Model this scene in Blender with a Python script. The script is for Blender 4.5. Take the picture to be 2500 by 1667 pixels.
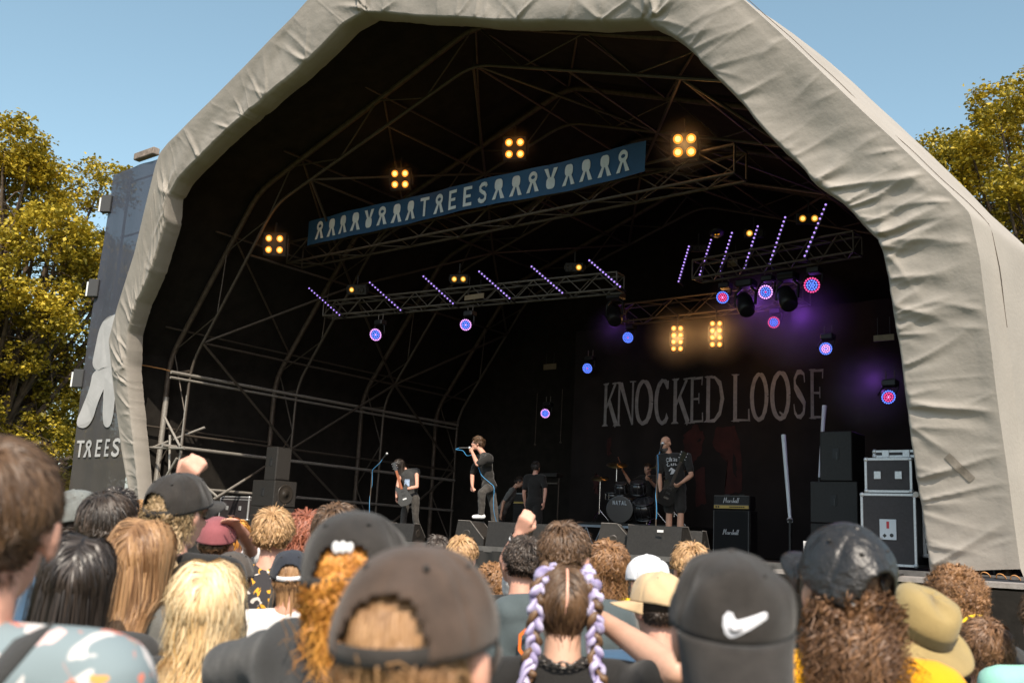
import bpy, bmesh, math, random
import numpy as np
from mathutils import Vector, Matrix
random.seed(7); rng = np.random.default_rng(11)
sc = bpy.context.scene
for o in list(bpy.data.objects): bpy.data.objects.remove(o)
# ------------------------------------------------------------------ camera
F = 2431.0; YAW = math.radians(38.7); PIT = math.radians(11.35); ROL = math.radians(3.0); CZ = 1.75
Rcam = Matrix.Rotation(YAW, 3, 'Z') @ Matrix.Rotation(math.pi/2 + PIT, 3, 'X') @ Matrix.Rotation(ROL, 3, 'Z')
cam_d = bpy.data.cameras.new('camera'); cam = bpy.data.objects.new('camera', cam_d)
sc.collection.objects.link(cam); sc.camera = cam
cam.matrix_world = Matrix.Translation((0, 0, CZ)) @ Rcam.to_4x4()
cam_d.sensor_width = 36; cam_d.lens = F/2500*36; cam_d.clip_end = 3000; cam_d.clip_start = 0.05
cam_d.dof.use_dof = True; cam_d.dof.focus_distance = 17.0; cam_d.dof.aperture_fstop = 4.0
# ------------------------------------------------------------------ sky, sun, exposure
SUN_AZ = math.radians(135); SUN_EL = math.radians(45)
world = bpy.data.worlds.new('World'); sc.world = world; world.use_nodes = True
nt = world.node_tree; nt.nodes.clear()
sky = nt.nodes.new('ShaderNodeTexSky'); sky.sky_type = 'NISHITA'; sky.sun_disc = False
sky.sun_elevation = SUN_EL; sky.sun_rotation = SUN_AZ; sky.air_density = 1.0; sky.dust_density = 2.2; sky.ozone_density = 1.6
hs = nt.nodes.new('ShaderNodeHueSaturation'); hs.inputs['Saturation'].default_value = 0.86; hs.inputs['Hue'].default_value = 0.471; hs.inputs['Value'].default_value = 1.15
bg = nt.nodes.new('ShaderNodeBackground'); bg.inputs['Strength'].default_value = 0.15
wo = nt.nodes.new('ShaderNodeOutputWorld')
nt.links.new(sky.outputs[0], hs.inputs['Color']); nt.links.new(hs.outputs[0], bg.inputs[0]); nt.links.new(bg.outputs[0], wo.inputs[0])
sun_d = bpy.data.lights.new('sun', 'SUN'); sun_d.energy = 4.5; sun_d.angle = math.radians(0.53); sun_d.color = (1.0, 0.89, 0.74)
sun = bpy.data.objects.new('sun', sun_d); sc.collection.objects.link(sun)
sv = Vector((math.sin(SUN_AZ)*math.cos(SUN_EL), math.cos(SUN_AZ)*math.cos(SUN_EL), math.sin(SUN_EL)))
sun.rotation_euler = (-sv).to_track_quat('-Z', 'Y').to_euler(); sun.location = sv*60
sc.view_settings.view_transform = 'Standard'; sc.view_settings.look = 'None'
sc.view_settings.exposure = 0.30; sc.view_settings.gamma = 1.0; sc.view_settings.use_curve_mapping = False
sc.render.engine = 'CYCLES'
cy = sc.cycles; cy.max_bounces = 6; cy.diffuse_bounces = 3; cy.glossy_bounces = 2; cy.transmission_bounces = 4
cy.transparent_max_bounces = 8; cy.volume_bounces = 0; cy.use_denoising = True; cy.sample_clamp_indirect = 4; cy.caustics_reflective = False; cy.caustics_refractive = False
# ------------------------------------------------------------------ measuring helpers (photo pixel -> place in the world)
CAM = Vector((0, 0, CZ))
def ray(px, py): return Rcam @ Vector(((px-1250)/F, -(py-833.5)/F, -1.0))
def onY(px, py, Y): d = ray(px, py); return CAM + d*(Y/d.y)
def onZ(px, py, Z): d = ray(px, py); return CAM + d*((Z-CZ)/d.z)
def atD(px, py, D): return CAM + ray(px, py)*D
def onS(px, py, off=0.0, k=0.29):                       # the forward leaning plane of the canopy front
    d = ray(px, py); t = (12.6+off - k*(CZ-1.6))/(d.y + k*d.z); return CAM + d*t
FZ = 1.66                                               # stage floor height
# ------------------------------------------------------------------ materials
MATS = {}
def mat(name, col, rough=0.6, metal=0.0, var=0.0, vscale=8.0, bump=0.0, bscale=60.0, spec=0.4, emit=None, estr=0.0, coat=0.0, sheen=0.0, trans=0.0):
    if name in MATS: return MATS[name]
    m = bpy.data.materials.new(name); m.use_nodes = True; n = m.node_tree; b = n.nodes['Principled BSDF']
    b.inputs['Base Color'].default_value = (*col, 1); b.inputs['Roughness'].default_value = rough; b.inputs['Metallic'].default_value = metal
    b.inputs['Specular IOR Level'].default_value = spec; b.inputs['Coat Weight'].default_value = coat; b.inputs['Sheen Weight'].default_value = sheen
    if emit: b.inputs['Emission Color'].default_value = (*emit, 1); b.inputs['Emission Strength'].default_value = estr
    if var or bump:
        tc = n.nodes.new('ShaderNodeTexCoord')
    if var:
        t = n.nodes.new('ShaderNodeTexNoise'); t.inputs['Scale'].default_value = vscale; t.inputs['Detail'].default_value = 5; t.inputs['Roughness'].default_value = .65
        n.links.new(tc.outputs['Object'], t.inputs['Vector'])
        r = n.nodes.new('ShaderNodeValToRGB'); r.color_ramp.elements[0].position = .3; r.color_ramp.elements[1].position = .72
        r.color_ramp.elements[0].color = (*[c*(1-var) for c in col], 1); r.color_ramp.elements[1].color = (*[min(1, c*(1+var)) for c in col], 1)
        n.links.new(t.outputs['Fac'], r.inputs[0]); n.links.new(r.outputs[0], b.inputs['Base Color'])
    if bump:
        t2 = n.nodes.new('ShaderNodeTexNoise'); t2.inputs['Scale'].default_value = bscale; t2.inputs['Detail'].default_value = 4
        n.links.new(tc.outputs['Object'], t2.inputs['Vector'])
        bm_ = n.nodes.new('ShaderNodeBump'); bm_.inputs['Strength'].default_value = bump; bm_.inputs['Distance'].default_value = .02
        n.links.new(t2.outputs['Fac'], bm_.inputs['Height']); n.links.new(bm_.outputs[0], b.inputs['Normal'])
    MATS[name] = m; return m
def emis(name, col, s):
    if name in MATS: return MATS[name]
    m = bpy.data.materials.new(name); m.use_nodes = True; n = m.node_tree; n.nodes.clear()
    e = n.nodes.new('ShaderNodeEmission'); e.inputs[0].default_value = (*col, 1); e.inputs[1].default_value = s
    o = n.nodes.new('ShaderNodeOutputMaterial'); n.links.new(e.outputs[0], o.inputs[0]); MATS[name] = m; return m
# ------------------------------------------------------------------ object helpers
COL = sc.collection
def empty(name, loc=(0, 0, 0), label=None, cat=None, group=None, kind=None, rz=0.0):
    o = bpy.data.objects.new(name, None); o.empty_display_size = .1; COL.objects.link(o); o.location = loc; o.rotation_euler = (0, 0, rz)
    return tag(o, label, cat, group, kind)
def tag(o, label=None, cat=None, group=None, kind=None):
    if label: o['label'] = label
    if cat: o['category'] = cat
    if group: o['group'] = group
    if kind: o['kind'] = kind
    return o
def link_mesh(name, me, m, parent=None, world=False):
    o = bpy.data.objects.new(name, me); COL.objects.link(o)
    if m is not None and len(me.materials) == 0: me.materials.append(m)
    if parent is not None:
        o.parent = parent
        if world: o.matrix_parent_inverse = pm(parent).inverted()
    return o
def pm(o):                                               # world matrix without waiting for the depsgraph
    M = o.matrix_basis.copy()
    return (pm(o.parent) @ o.matrix_parent_inverse @ M) if o.parent else M
def npmesh(name, V, Fq, smooth=True):
    me = bpy.data.meshes.new(name)
    me.from_pydata([tuple(map(float, v)) for v in V], [], [tuple(map(int, f)) for f in Fq])
    if smooth and len(me.polygons): me.polygons.foreach_set('use_smooth', [True]*len(me.polygons))
    me.update(); return me
def fastmesh(name, V, Fa, smooth=True):                  # V (n,3), Fa (m,4) or (m,3) int arrays
    me = bpy.data.meshes.new(name); V = np.asarray(V, np.float32); Fa = np.asarray(Fa, np.int32); k = Fa.shape[1]
    me.vertices.add(len(V)); me.vertices.foreach_set('co', V.ravel())
    me.loops.add(Fa.size); me.loops.foreach_set('vertex_index', Fa.ravel())
    me.polygons.add(len(Fa)); me.polygons.foreach_set('loop_start', np.arange(0, Fa.size, k, dtype=np.int32))
    try: me.polygons.foreach_set('loop_total', np.full(len(Fa), k, np.int32))
    except Exception: pass
    if smooth: me.polygons.foreach_set('use_smooth', np.ones(len(Fa), bool))
    me.update(calc_edges=True); me.validate(); return me
class MB:
    def __init__(s): s.v = []; s.f = []; s.sm = []
    def add(s, vs, fs, smooth=False):
        b = len(s.v); s.v += [tuple(v) for v in vs]; s.f += [tuple(b+i for i in f) for f in fs]; s.sm += [smooth]*len(fs); return s
    def box(s, c, size, rz=0.0, M=None, bevel=0.0):
        hx, hy, hz = size[0]/2, size[1]/2, size[2]/2; c = Vector(c)
        Rm = M if M is not None else Matrix.Rotation(rz, 3, 'Z')
        if bevel <= 0:
            vs = [c + Rm @ Vector((x*hx, y*hy, z*hz)) for x in (-1, 1) for y in (-1, 1) for z in (-1, 1)]
            return s.add(vs, [(0, 1, 3, 2), (4, 6, 7, 5), (0, 4, 5, 1), (2, 3, 7, 6), (0, 2, 6, 4), (1, 5, 7, 3)])
        b = bevel; vs = []; idx = {}
        for x in (-1, 1):
            for y in (-1, 1):
                for z in (-1, 1):
                    for a in range(3):
                        p = [x*(hx-b), y*(hy-b), z*(hz-b)]; p[a] = (x, y, z)[a]*(hx, hy, hz)[a]; idx[x, y, z, a] = len(vs); vs.append(c + Rm @ Vector(p))
        fs = []
        for a in range(3):
            o1, o2 = (a+1) % 3, (a+2) % 3
            for sgn in (-1, 1):
                q = []
                for (u, w) in ((-1, -1), (1, -1), (1, 1), (-1, 1)):
                    k = [0, 0, 0]; k[a] = sgn; k[o1] = u; k[o2] = w; q.append(idx[(*k, a)])
                fs.append(tuple(q if sgn > 0 else q[::-1]))
        for a in range(3):
            o1, o2 = (a+1) % 3, (a+2) % 3
            for u in (-1, 1):
                for w in (-1, 1):
                    k0 = [0, 0, 0]; k0[a] = -1; k0[o1] = u; k0[o2] = w; k1 = list(k0); k1[a] = 1
                    fs.append((idx[(*k0, o1)], idx[(*k1, o1)], idx[(*k1, o2)], idx[(*k0, o2)]))
        for x in (-1, 1):
            for y in (-1, 1):
                for z in (-1, 1): fs.append(tuple(idx[x, y, z, a] for a in range(3)))
        return s.add(vs, fs)
    def tube(s, p0, p1, r0, r1=None, n=8, caps=True):
        p0, p1 = Vector(p0), Vector(p1); r1 = r0 if r1 is None else r1
        d = (p1-p0).normalized(); a = d.orthogonal().normalized(); b = d.cross(a)
        vs = []
        for p, r in ((p0, r0), (p1, r1)):
            for i in range(n): t = 2*math.pi*i/n; vs.append(p + (a*math.cos(t)+b*math.sin(t))*r)
        s.add(vs, [(i, (i+1) % n, n+(i+1) % n, n+i) for i in range(n)], True)
        if caps: s.add(vs, [tuple(range(n))[::-1], tuple(range(n, 2*n))], False)
        return s
    def path(s, pts, r, n=8, closed=False):
        pts = [Vector(p) for p in pts]; m = len(pts); vs = []
        d0 = (pts[1]-pts[0]).normalized(); a = d0.orthogonal().normalized()
        rr = r if hasattr(r, '__len__') else [r]*m
        for i, p in enumerate(pts):
            if closed: d = pts[(i+1) % m]-pts[i-1]
            else: d = pts[min(i+1, m-1)]-pts[max(i-1, 0)]
            d.normalize(); a = (a - d*a.dot(d)).normalized(); b = d.cross(a)
            for j in range(n): t = 2*math.pi*j/n; vs.append(p+(a*math.cos(t)+b*math.sin(t))*rr[i])
        fs = []
        for i in range(m if closed else m-1):
            k = (i+1) % m
            for j in range(n): fs.append((i*n+j, i*n+(j+1) % n, k*n+(j+1) % n, k*n+j))
        s.add(vs, fs, True)
        if not closed: s.add(vs, [tuple(range(n))[::-1], tuple(range((m-1)*n, m*n))])
        return s
    def lathe(s, prof, n=24, M=None, smooth=True):       # prof: [(r,z)...] about local z, M 4x4
        vs = []; M = M or Matrix()
        for r, z in prof:
            for i in range(n): t = 2*math.pi*i/n; vs.append(M @ Vector((r*math.cos(t), r*math.sin(t), z)))
        fs = []
        for k in range(len(prof)-1):
            for i in range(n): fs.append((k*n+i, k*n+(i+1) % n, (k+1)*n+(i+1) % n, (k+1)*n+i))
        return s.add(vs, fs, smooth)
    def ball(s, c, r, n=12, m=8, M=None):
        c = Vector(c); r = r if hasattr(r, '__len__') else (r, r, r); vs = []; Rm = M or Matrix.Identity(3)
        for k in range(m+1):
            ph = math.pi*k/m
            for i in range(n):
                t = 2*math.pi*i/n; vs.append(c + Rm @ Vector((r[0]*math.sin(ph)*math.cos(t), r[1]*math.sin(ph)*math.sin(t), r[2]*math.cos(ph))))
        return s.add(vs, [(k*n+i, (k+1)*n+i, (k+1)*n+(i+1) % n, k*n+(i+1) % n) for k in range(m) for i in range(n)], True)
    def prism(s, poly, fn, t):                           # poly 2D, fn(u,v,w)->3D, thickness t along w
        n = len(poly); vs = [fn(u, v, 0) for u, v in poly]+[fn(u, v, t) for u, v in poly]
        return s.add(vs, [tuple(range(n))[::-1], tuple(range(n, 2*n))]+[(i, (i+1) % n, n+(i+1) % n, n+i) for i in range(n)])
    def build(s, name, m, parent=None, world=True):
        me = bpy.data.meshes.new(name); me.from_pydata(s.v, [], s.f)
        me.polygons.foreach_set('use_smooth', s.sm); me.update()
        return link_mesh(name, me, m, parent, world)
def dup(root, label=None, loc=None, rz=None, parent=None):
    r = root.copy(); COL.objects.link(r)
    if parent is not None: r.parent = parent
    if label: r['label'] = label
    if loc is not None: r.location = loc
    if rz is not None: r.rotation_euler = (0, 0, rz)
    for ch in list(root.children): dup(ch, parent=r)
    return r
def lerp(a, b, t): return a+(b-a)*t
def noise1(x, seed=0):
    i = np.floor(x).astype(int); f = x-i; f = f*f*(3-2*f)
    h = lambda k: np.modf(np.abs(np.sin(k*127.1+seed*311.7)*43758.5453))[0]*2-1
    return h(i)*(1-f)+h(i+1)*f
def noise2(x, y, seed=0):
    xi, yi = np.floor(x).astype(int), np.floor(y).astype(int); fx, fy = x-xi, y-yi; fx = fx*fx*(3-2*fx); fy = fy*fy*(3-2*fy)
    h = lambda a, b: np.modf(np.abs(np.sin(a*127.1+b*269.5+seed*74.7)*43758.5453))[0]*2-1
    return (h(xi, yi)*(1-fx)+h(xi+1, yi)*fx)*(1-fy)+(h(xi, yi+1)*(1-fx)+h(xi+1, yi+1)*fx)*fy
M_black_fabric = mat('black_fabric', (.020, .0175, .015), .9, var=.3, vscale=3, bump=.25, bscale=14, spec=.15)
M_canvas = mat('canopy_canvas', (.350, .321, .285), .7, var=.10, vscale=.9, bump=.18, bscale=22, spec=.2)
M_steel = mat('arch_steel_shaded', (.085, .07, .056), .5, metal=.3, var=.25, vscale=18, spec=.5)  # darker copy of the tube steel, for members drawn in shade
M_galv_sunlit = mat('galvanised_tube_sunlit', (.30, .28, .25), .45, metal=.3, var=.2, vscale=18)  # paler copy of the tube steel, for members drawn as sunlit
M_rust = mat('weathered_steel', (.095, .073, .056), .6, metal=.2, var=.4, vscale=9)
M_truss = mat('dull_aluminium', (.11, .096, .08), .45, metal=.4, var=.2, vscale=20)
M_blackpaint = mat('black_paint', (.014, .013, .012), .55, var=.3, vscale=25, bump=.15, bscale=150, spec=.4)
M_blackplastic = mat('black_plastic', (.02, .02, .02), .4, spec=.5)
M_chrome = mat('chrome', (.7, .7, .7), .18, metal=1.0)
M_alu = mat('aluminium_edge', (.62, .63, .64), .4, metal=.6, var=.15, vscale=40)
M_white = mat('white_print', (.72, .72, .72), .6)
# ------------------------------------------------------------------ ground and stage
def ground():
    n = 60; xs = np.linspace(-1, 1, n); g = np.sign(xs)*np.abs(xs)**3*900
    V = [(x-10, y+15, 0.0) for y in g for x in g]
    Fq = [(j*n+i, j*n+i+1, (j+1)*n+i+1, (j+1)*n+i) for j in range(n-1) for i in range(n-1)]
    m = mat('trampled_grass', (.07, .075, .03), .95, var=.55, vscale=1.7, bump=.6, bscale=30)
    tag(link_mesh('ground', npmesh('ground', V, Fq), m), kind='structure')
ground()
XC = -11.6
XL, XR, YF, YB = -21.2, -2.3, 12.6, 22.6
def stage_deck():
    root = empty('stage_platform', (XC, YF, 0), 'raised black stage platform with a dark skirt facing the crowd', 'stage')
    mfl = mat('stage_floor', (.045, .042, .038), .55, var=.35, vscale=4, bump=.1, bscale=40)
    nx, ny = 8, 8
    for i in range(nx):
        for j in range(ny):
            x0, x1 = lerp(XL, XR, i/nx), lerp(XL, XR, (i+1)/nx); y0, y1 = lerp(YF, YB, j/ny), lerp(YF, YB, (j+1)/ny)
            MB().box(((x0+x1)/2, (y0+y1)/2, FZ-.03), (x1-x0-.006, y1-y0-.006, .06)).build('deck_panel', mfl, root)
    # skirt with soft pleats
    n = 400; V = []; Fq = []
    for i in range(n+1):
        x = lerp(XL, XR, i/n); w = .03*math.sin(x*9)+.02*math.sin(x*23+1)
        V += [(x, YF-.05+w*.4, FZ-.07), (x, YF-.09+w, .02)]
    Fq = [(2*i, 2*i+1, 2*i+3, 2*i+2) for i in range(n)]
    link_mesh('skirt', npmesh('skirt', V, Fq), mat('skirt_cloth', (.02, .019, .018), .8, var=.3, vscale=2, bump=.3, bscale=80), root, True)
    MB().box((XC, YF-.02, FZ-.045), (XR-XL, .05, .09)).build('front_edge', mat('edge_trim', (.10, .095, .09), .6, var=.3), root)
    return root
stage_deck()
# lower working deck in front of the right hand corner, lit by the sun
wing = empty('wing_platform', (-3.4, 11.6, 0), 'low grey carpeted deck in front of the stacked flight cases', 'platform')
M_carpet = mat('grey_carpet', (.30, .27, .25), .95, var=.2, vscale=14, bump=.5, bscale=220)
for i in range(3):
    MB().box((-4.55+i*.9, 11.95, FZ-.09), (.894, 1.18, .05)).build('deck_panel', M_carpet, wing)
MB().box((-3.65, 11.36, .77), (2.7, .012, 1.5)).build('skirt', M_black_fabric, wing)
MB().path([onZ(2140, 1402, FZ-.05), onZ(2190, 1404, FZ-.05), onZ(2225, 1397, FZ-.05), onZ(2262, 1390, FZ-.05)], .012, 6).build('cable', M_blackplastic, wing)

# ------------------------------------------------------------------ arch trusses
IN = [(-19.59, FZ), (-19.58, 5.30), (-17.12, 8.68), (XC, 10.48)]
OUT = [(-20.42, FZ), (-20.45, 5.5), (-17.75, 9.1), (XC, 11.28)]
def mirror(p): return (2*XC-p[0], p[1])
IN = IN+[mirror(p) for p in IN[-2::-1]]; OUT = OUT+[mirror(p) for p in OUT[-2::-1]]
def rounded(poly, Y, r=.45, k=5):
    out = []
    for i, p in enumerate(poly):
        P = Vector((p[0], Y, p[1]))
        if 0 < i < len(poly)-1:
            A = Vector((poly[i-1][0], Y, poly[i-1][1])); B = Vector((poly[i+1][0], Y, poly[i+1][1]))
            a = P+(A-P).normalized()*r; b = P+(B-P).normalized()*r
            for j in range(k+1):
                t = j/k; out.append(a*(1-t)**2+P*2*t*(1-t)+b*t*t)
        else: out.append(P)
    return out
def along(poly, t):
    L = [math.dist(poly[i], poly[i+1]) for i in range(len(poly)-1)]; s = t*sum(L)
    for i, l in enumerate(L):
        if s <= l+1e-9: return (lerp(poly[i][0], poly[i+1][0], s/l), lerp(poly[i][1], poly[i+1][1], s/l))
        s -= l
    return poly[-1]
ARCH_Y = [12.88, 15.95, 19.0, 22.05]
frame = empty('stage_roof_frame', (XC, YF, FZ), 'steel tube arch frame with cross bracing holding up the stage roof', 'roof frame')
arch_objs = []
for ai, Y in enumerate(ARCH_Y):
    a = MB().path(rounded(OUT, Y), .062, 8).build('outer_chord', M_rust, frame)
    b = MB().path(rounded(IN, Y), .034, 8).build('inner_chord', M_steel, a)
    nseg = 11
    for i in range(nseg):
        p = along(IN, i/nseg); q = along(OUT, (i+.5)/nseg); r_ = along(IN, (i+1)/nseg)
        MB().tube((p[0], Y, p[1]), (q[0], Y, q[1]), .017, n=6).build('strut', M_steel, a)
        MB().tube((q[0], Y, q[1]), (r_[0], Y, r_[1]), .017, n=6).build('strut', M_steel, a)
    # tie bars and foot plate
    for z in (5.15,):
        for sx in (0, 1):
            x0 = IN[0][0] if sx == 0 else 2*XC-IN[0][0]; x1 = OUT[0][0] if sx == 0 else 2*XC-OUT[0][0]
            MB().tube((x0, Y, z), (x1, Y, z), .03, n=6).build('tie_bar', M_steel, a)
for bi in range(3):
    Y0, Y1 = ARCH_Y[bi], ARCH_Y[bi+1]
    ts = [.0, .075, .155, .24, .33, .415, .5, .585, .67, .76, .845, .925, 1.0]
    for k, t in enumerate(ts):
        if 0 < k < len(ts)-1:
            p = along(IN, t); q = along(OUT, t)
            MB().tube((p[0], Y0, p[1]), (p[0], Y1, p[1]), .028, n=6).build('purlin', M_steel, frame)
            if k % 2 == 0 or bi == 0: MB().tube((q[0], Y0-(.5 if bi == 0 else 0), q[1]), (q[0], Y1, q[1]), .024, n=6).build('purlin', M_steel, frame)
        if k < len(ts)-1:
            p = along(IN, t); q = along(IN, ts[k+1])
            if (k+bi) % 2 == 0: MB().tube((p[0], Y0, p[1]), (q[0], Y1, q[1]), .03, n=6).build('diagonal_brace', M_steel, frame)
            else: MB().tube((p[0], Y1, p[1]), (q[0], Y0, q[1]), .03, n=6).build('diagonal_brace', M_steel, frame)
            if bi == 0 and 2 <= k <= 9:
                p = along(OUT, t); q = along(OUT, ts[k+1])
                MB().tube((p[0], Y1, p[1]), (q[0], Y0, q[1]), .022, n=6).build('diagonal_brace', M_rust, frame)
# doubled side rails, in the paler sunlit copy of the steel
for z, r_ in ((5.05, .04), (4.93, .03), (3.42, .04), (2.55, .035)):
    for sx in (0, 1):
        x = IN[0][0]+.03 if sx == 0 else 2*XC-IN[0][0]-.03
        for bi in range(3): MB().tube((x, ARCH_Y[bi]-(.5 if bi == 0 else 0), z), (x, ARCH_Y[bi+1], z), r_, n=8).build('side_rail', M_galv_sunlit, frame)
# scaffold bits beside the nearest left leg
MB().tube(onY(365, 1092, 12.55), onY(450, 1094, 12.55), .028, n=8).build('scaffold_tube', M_galv_sunlit, frame)
MB().tube(onY(415, 1062, 12.7), onY(413, 1180, 12.7), .028, n=8).build('scaffold_tube', M_galv_sunlit, frame)
MB().tube(onY(402, 1018, 12.7), onY(440, 1090, 12.7), .028, n=8).build('scaffold_tube', M_galv_sunlit, frame)
MB().tube(onY(432, 1118, 12.5), onY(378, 1210, 12.5), .028, n=8).build('scaffold_tube', M_galv_sunlit, frame)
MB().tube(onY(365, 1095, 12.7), onY(500, 1043, 13.4), .03, n=8).build('scaffold_tube', M_galv_sunlit, frame)
MB().tube(onY(440, 1130, 12.7), onY(530, 1212, 13.4), .03, n=8).build('scaffold_tube', M_galv_sunlit, frame)
MB().tube(onY(490, 1238, 13.0), onY(655, 1135, 15.7), .032, n=8).build('scaffold_tube', M_galv_sunlit, frame)
for xx, r_ in ((IN[0][0], .036), (OUT[0][0], .064)):
    MB().tube((xx, ARCH_Y[0], FZ), (xx+.002, ARCH_Y[0], 4.6), r_, n=10).build('sunlit_leg_cover', M_galv_sunlit, frame)  # thin pale cover putting the sunlit look on the near left legs
MB().path([onY(345, 891, 12.2), onY(400, 901, 12.6), onY(461, 919, 12.85)], .016, 6).build('tie_rope', mat('orange_rope', (.45, .22, .08), .8), frame)

# ------------------------------------------------------------------ canopy
SI = [(392, 1330), (378, 1240), (365, 1096), (352, 979), (347, 897), (349, 820), (372, 744), (408, 667), (444, 550), (449, 489), (470, 455), (510, 412), (561, 361), (625, 305), (654, 281), (737, 214), (823, 137), (881, 80), (928, 51),
      (1015, 61), (1094, 65), (1206, 73), (1300, 76), (1412, 78), (1491, 80), (1571, 77), (1612, 76), (1651, 96), (1683, 121), (1724, 153), (1778, 214), (1839, 271), (1884, 328), (1922, 368), (1970, 412), (2012, 462), (2074, 504), (2119, 549), (2168, 603), (2190, 700), (2209, 800), (2219, 858), (2232, 949), (2244, 1057), (2261, 1173), (2277, 1277), (2294, 1399)]
SO = [(325, 1330), (319, 1227), (296, 1096), (276, 938), (265, 831), (286, 749), (327, 621), (357, 494), (380, 402), (390, 374), (410, 349), (434, 326), (459, 300), (520, 240), (600, 159), (664, 92), (718, 38), (760, -10), (840, -88),
      (960, -90), (1060, -88), (1180, -85), (1300, -82), (1420, -80), (1520, -78), (1600, -76), (1680, -74), (1745, -60), (1790, -22), (1840, 22), (1900, 76), (1960, 132), (2020, 190), (2062, 230), (2110, 276), (2175, 335), (2240, 397), (2310, 462), (2368, 520), (2391, 625), (2408, 760), (2418, 835), (2428, 920), (2443, 1035), (2460, 1150), (2474, 1262), (2492, 1392)]
LIPD = 0.38
def canopy():
    root = empty('stage_canopy', (XC, 12.3, FZ), 'pale grey canvas canopy wrapped around the stage opening', 'canopy')
    Pi = [np.array(onS(*p, off=LIPD)) - np.array((0, LIPD, 0)) for p in SI]
    Po = [np.array(onS(*p)) for p in SO]
    n = len(Pi); Pi = np.array(Pi); Po = np.array(Po); mid = (Pi+Po)/2
    L = np.concatenate([[0], np.cumsum(np.linalg.norm(np.diff(mid, axis=0), axis=1))]); T = L[-1]
    M = 1450; N = 44; s = np.linspace(0, T, M)
    def rs(P): return np.stack([np.interp(s, L, P[:, k]) for k in range(3)], 1)
    def soft(P, w):
        k = np.exp(-np.linspace(-2, 2, w)**2); k /= k.sum(); Q = np.pad(P, ((w//2, w//2), (0, 0)), 'edge')
        return np.stack([np.convolve(Q[:, i], k, 'valid') for i in range(3)], 1)
    Ai, Ao = soft(rs(Pi), 9), soft(rs(Po), 13)
    v = np.linspace(0, 1, N); S, Vv = np.meshgrid(s, v, indexing='ij')
    base = Ai[:, None, :]*(1-Vv[..., None])+Ao[:, None, :]*Vv[..., None]
    width = np.linalg.norm(Ao-Ai, axis=1)[:, None]
    nrm = np.array((0, -1, -.29)); nrm = nrm/np.linalg.norm(nrm)
    D = np.zeros_like(S)
    R = np.random.default_rng(5)
    ties = []; x = .3
    while x < T: ties.append(x); x += R.uniform(1.0, 2.2)
    corners = [L[9], L[18], L[26], L[38], L[4]]
    W = Vv*width
    leg = np.clip((S-L[36])/(1.0), 0, 1); legl = np.clip((L[8]-S)/1.0, 0, 1)
    def crease(u0, v0, ang, ln, amp, w, bend=0.0, ends=True):
        nonlocal D
        m = (np.abs(s-u0) < ln+.5); s_ = S[m]; w_ = W[m]; cu, cv_ = math.cos(ang), math.sin(ang)
        al = (s_-u0)*cu+(w_-v0)*cv_; x = -(s_-u0)*cv_+(w_-v0)*cu+bend*al*al+.02*noise2(al*3+u0, x0 := np.zeros_like(al)+u0, 4)
        t = np.clip(al/ln, 0, 1); env = np.clip(al/.05, 0, 1)*(1-t)**.8*(al < ln)
        ww = w*(.6+1.1*t)
        sharp = np.where(x > 0, np.exp(-x/ww), np.exp(x/(ww*2.6)))
        D[m] += 1.15*amp*env*(sharp-.55*np.exp(-((x+ww*2.2)/(ww*2.2))**2))
    for t in ties:
        for j in range(R.integers(2, 5)): crease(t, 0.0, math.radians(R.uniform(25, 155)), R.uniform(.35, 1.3), R.uniform(.010, .032), R.uniform(.025, .05), R.uniform(-.15, .15))
    for c in corners:
        for j in range(9): crease(c+R.uniform(-.12, .12), R.uniform(0, .1), math.radians(R.uniform(15, 165)), R.uniform(.5, 1.5), R.uniform(.02, .05), R.uniform(.03, .055), R.uniform(-.15, .15))
    for c0, c1, cnt, am in ((L[35], T, 46, 1.0), (L[0], L[8], 34, .75), (L[9], L[17], 12, .6), (L[19], L[25], 10, .6), (L[27], L[35], 14, .7)):
        for j in range(cnt):
            u0 = R.uniform(c0, c1)
            if R.uniform() < .7: crease(u0, 0.0, math.radians(R.uniform(65, 115)), R.uniform(.4, 1.25), am*R.uniform(.015, .055), R.uniform(.025, .06), R.uniform(-.12, .12))
            else: crease(u0, 1.0, math.radians(-R.uniform(65, 115)), R.uniform(.3, .8), am*R.uniform(.012, .035), R.uniform(.025, .05))
    for u0 in np.arange(1.3, T, 2.6): D += .005*np.exp(-((S-u0)/.018)**2)           # welded seams
    dg = S*1.1+Vv*1.6*np.sin(S*.35+.6)
    D += (1-leg)*(1-legl)*.03*np.sin(Vv*np.pi)*noise2(dg*1.5, Vv*.9+2, 14)
    D += .06*np.sin(Vv*np.pi)*noise2(S*.55, Vv*.7, 21)
    D += .0035*noise2(S*11, W*8, 31)*(1-Vv*.6)
    D *= np.clip((1-Vv)*6, 0, 1)
    P = base+D[..., None]*nrm
    # scalloped hem
    sc_ = .03*np.abs(noise1(s*1.2, 2))+.008*np.abs(noise1(s*6, 3))
    edge = (Ao-Ai)/np.linalg.norm(Ao-Ai, axis=1)[:, None]
    P += (edge*sc_[:, None])[:, None, :]*np.exp(-Vv*6)[..., None]
    rows = [P[:, j] for j in range(N)]
    # rounded roll into the inner lip
    lip = []
    for q in np.linspace(0, 1, 8)[1:][::-1]:
        bulge = .03*np.sin(q*np.pi)
        lip.append(P[:, 0]+np.array((0, LIPD, 0))*q - edge*(bulge+.012*np.abs(noise1(s*2+q, 6))[:, None]) + np.array((0, 0, 1))*0.0)
    grid = np.stack(lip+rows, 1); K = grid.shape[1]
    V = grid.reshape(-1, 3); i, j = np.meshgrid(np.arange(M-1), np.arange(K-1), indexing='ij'); a = (i*K+j).ravel()
    Fq = np.stack([a, a+1, a+K+1, a+K], 1)
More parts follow.
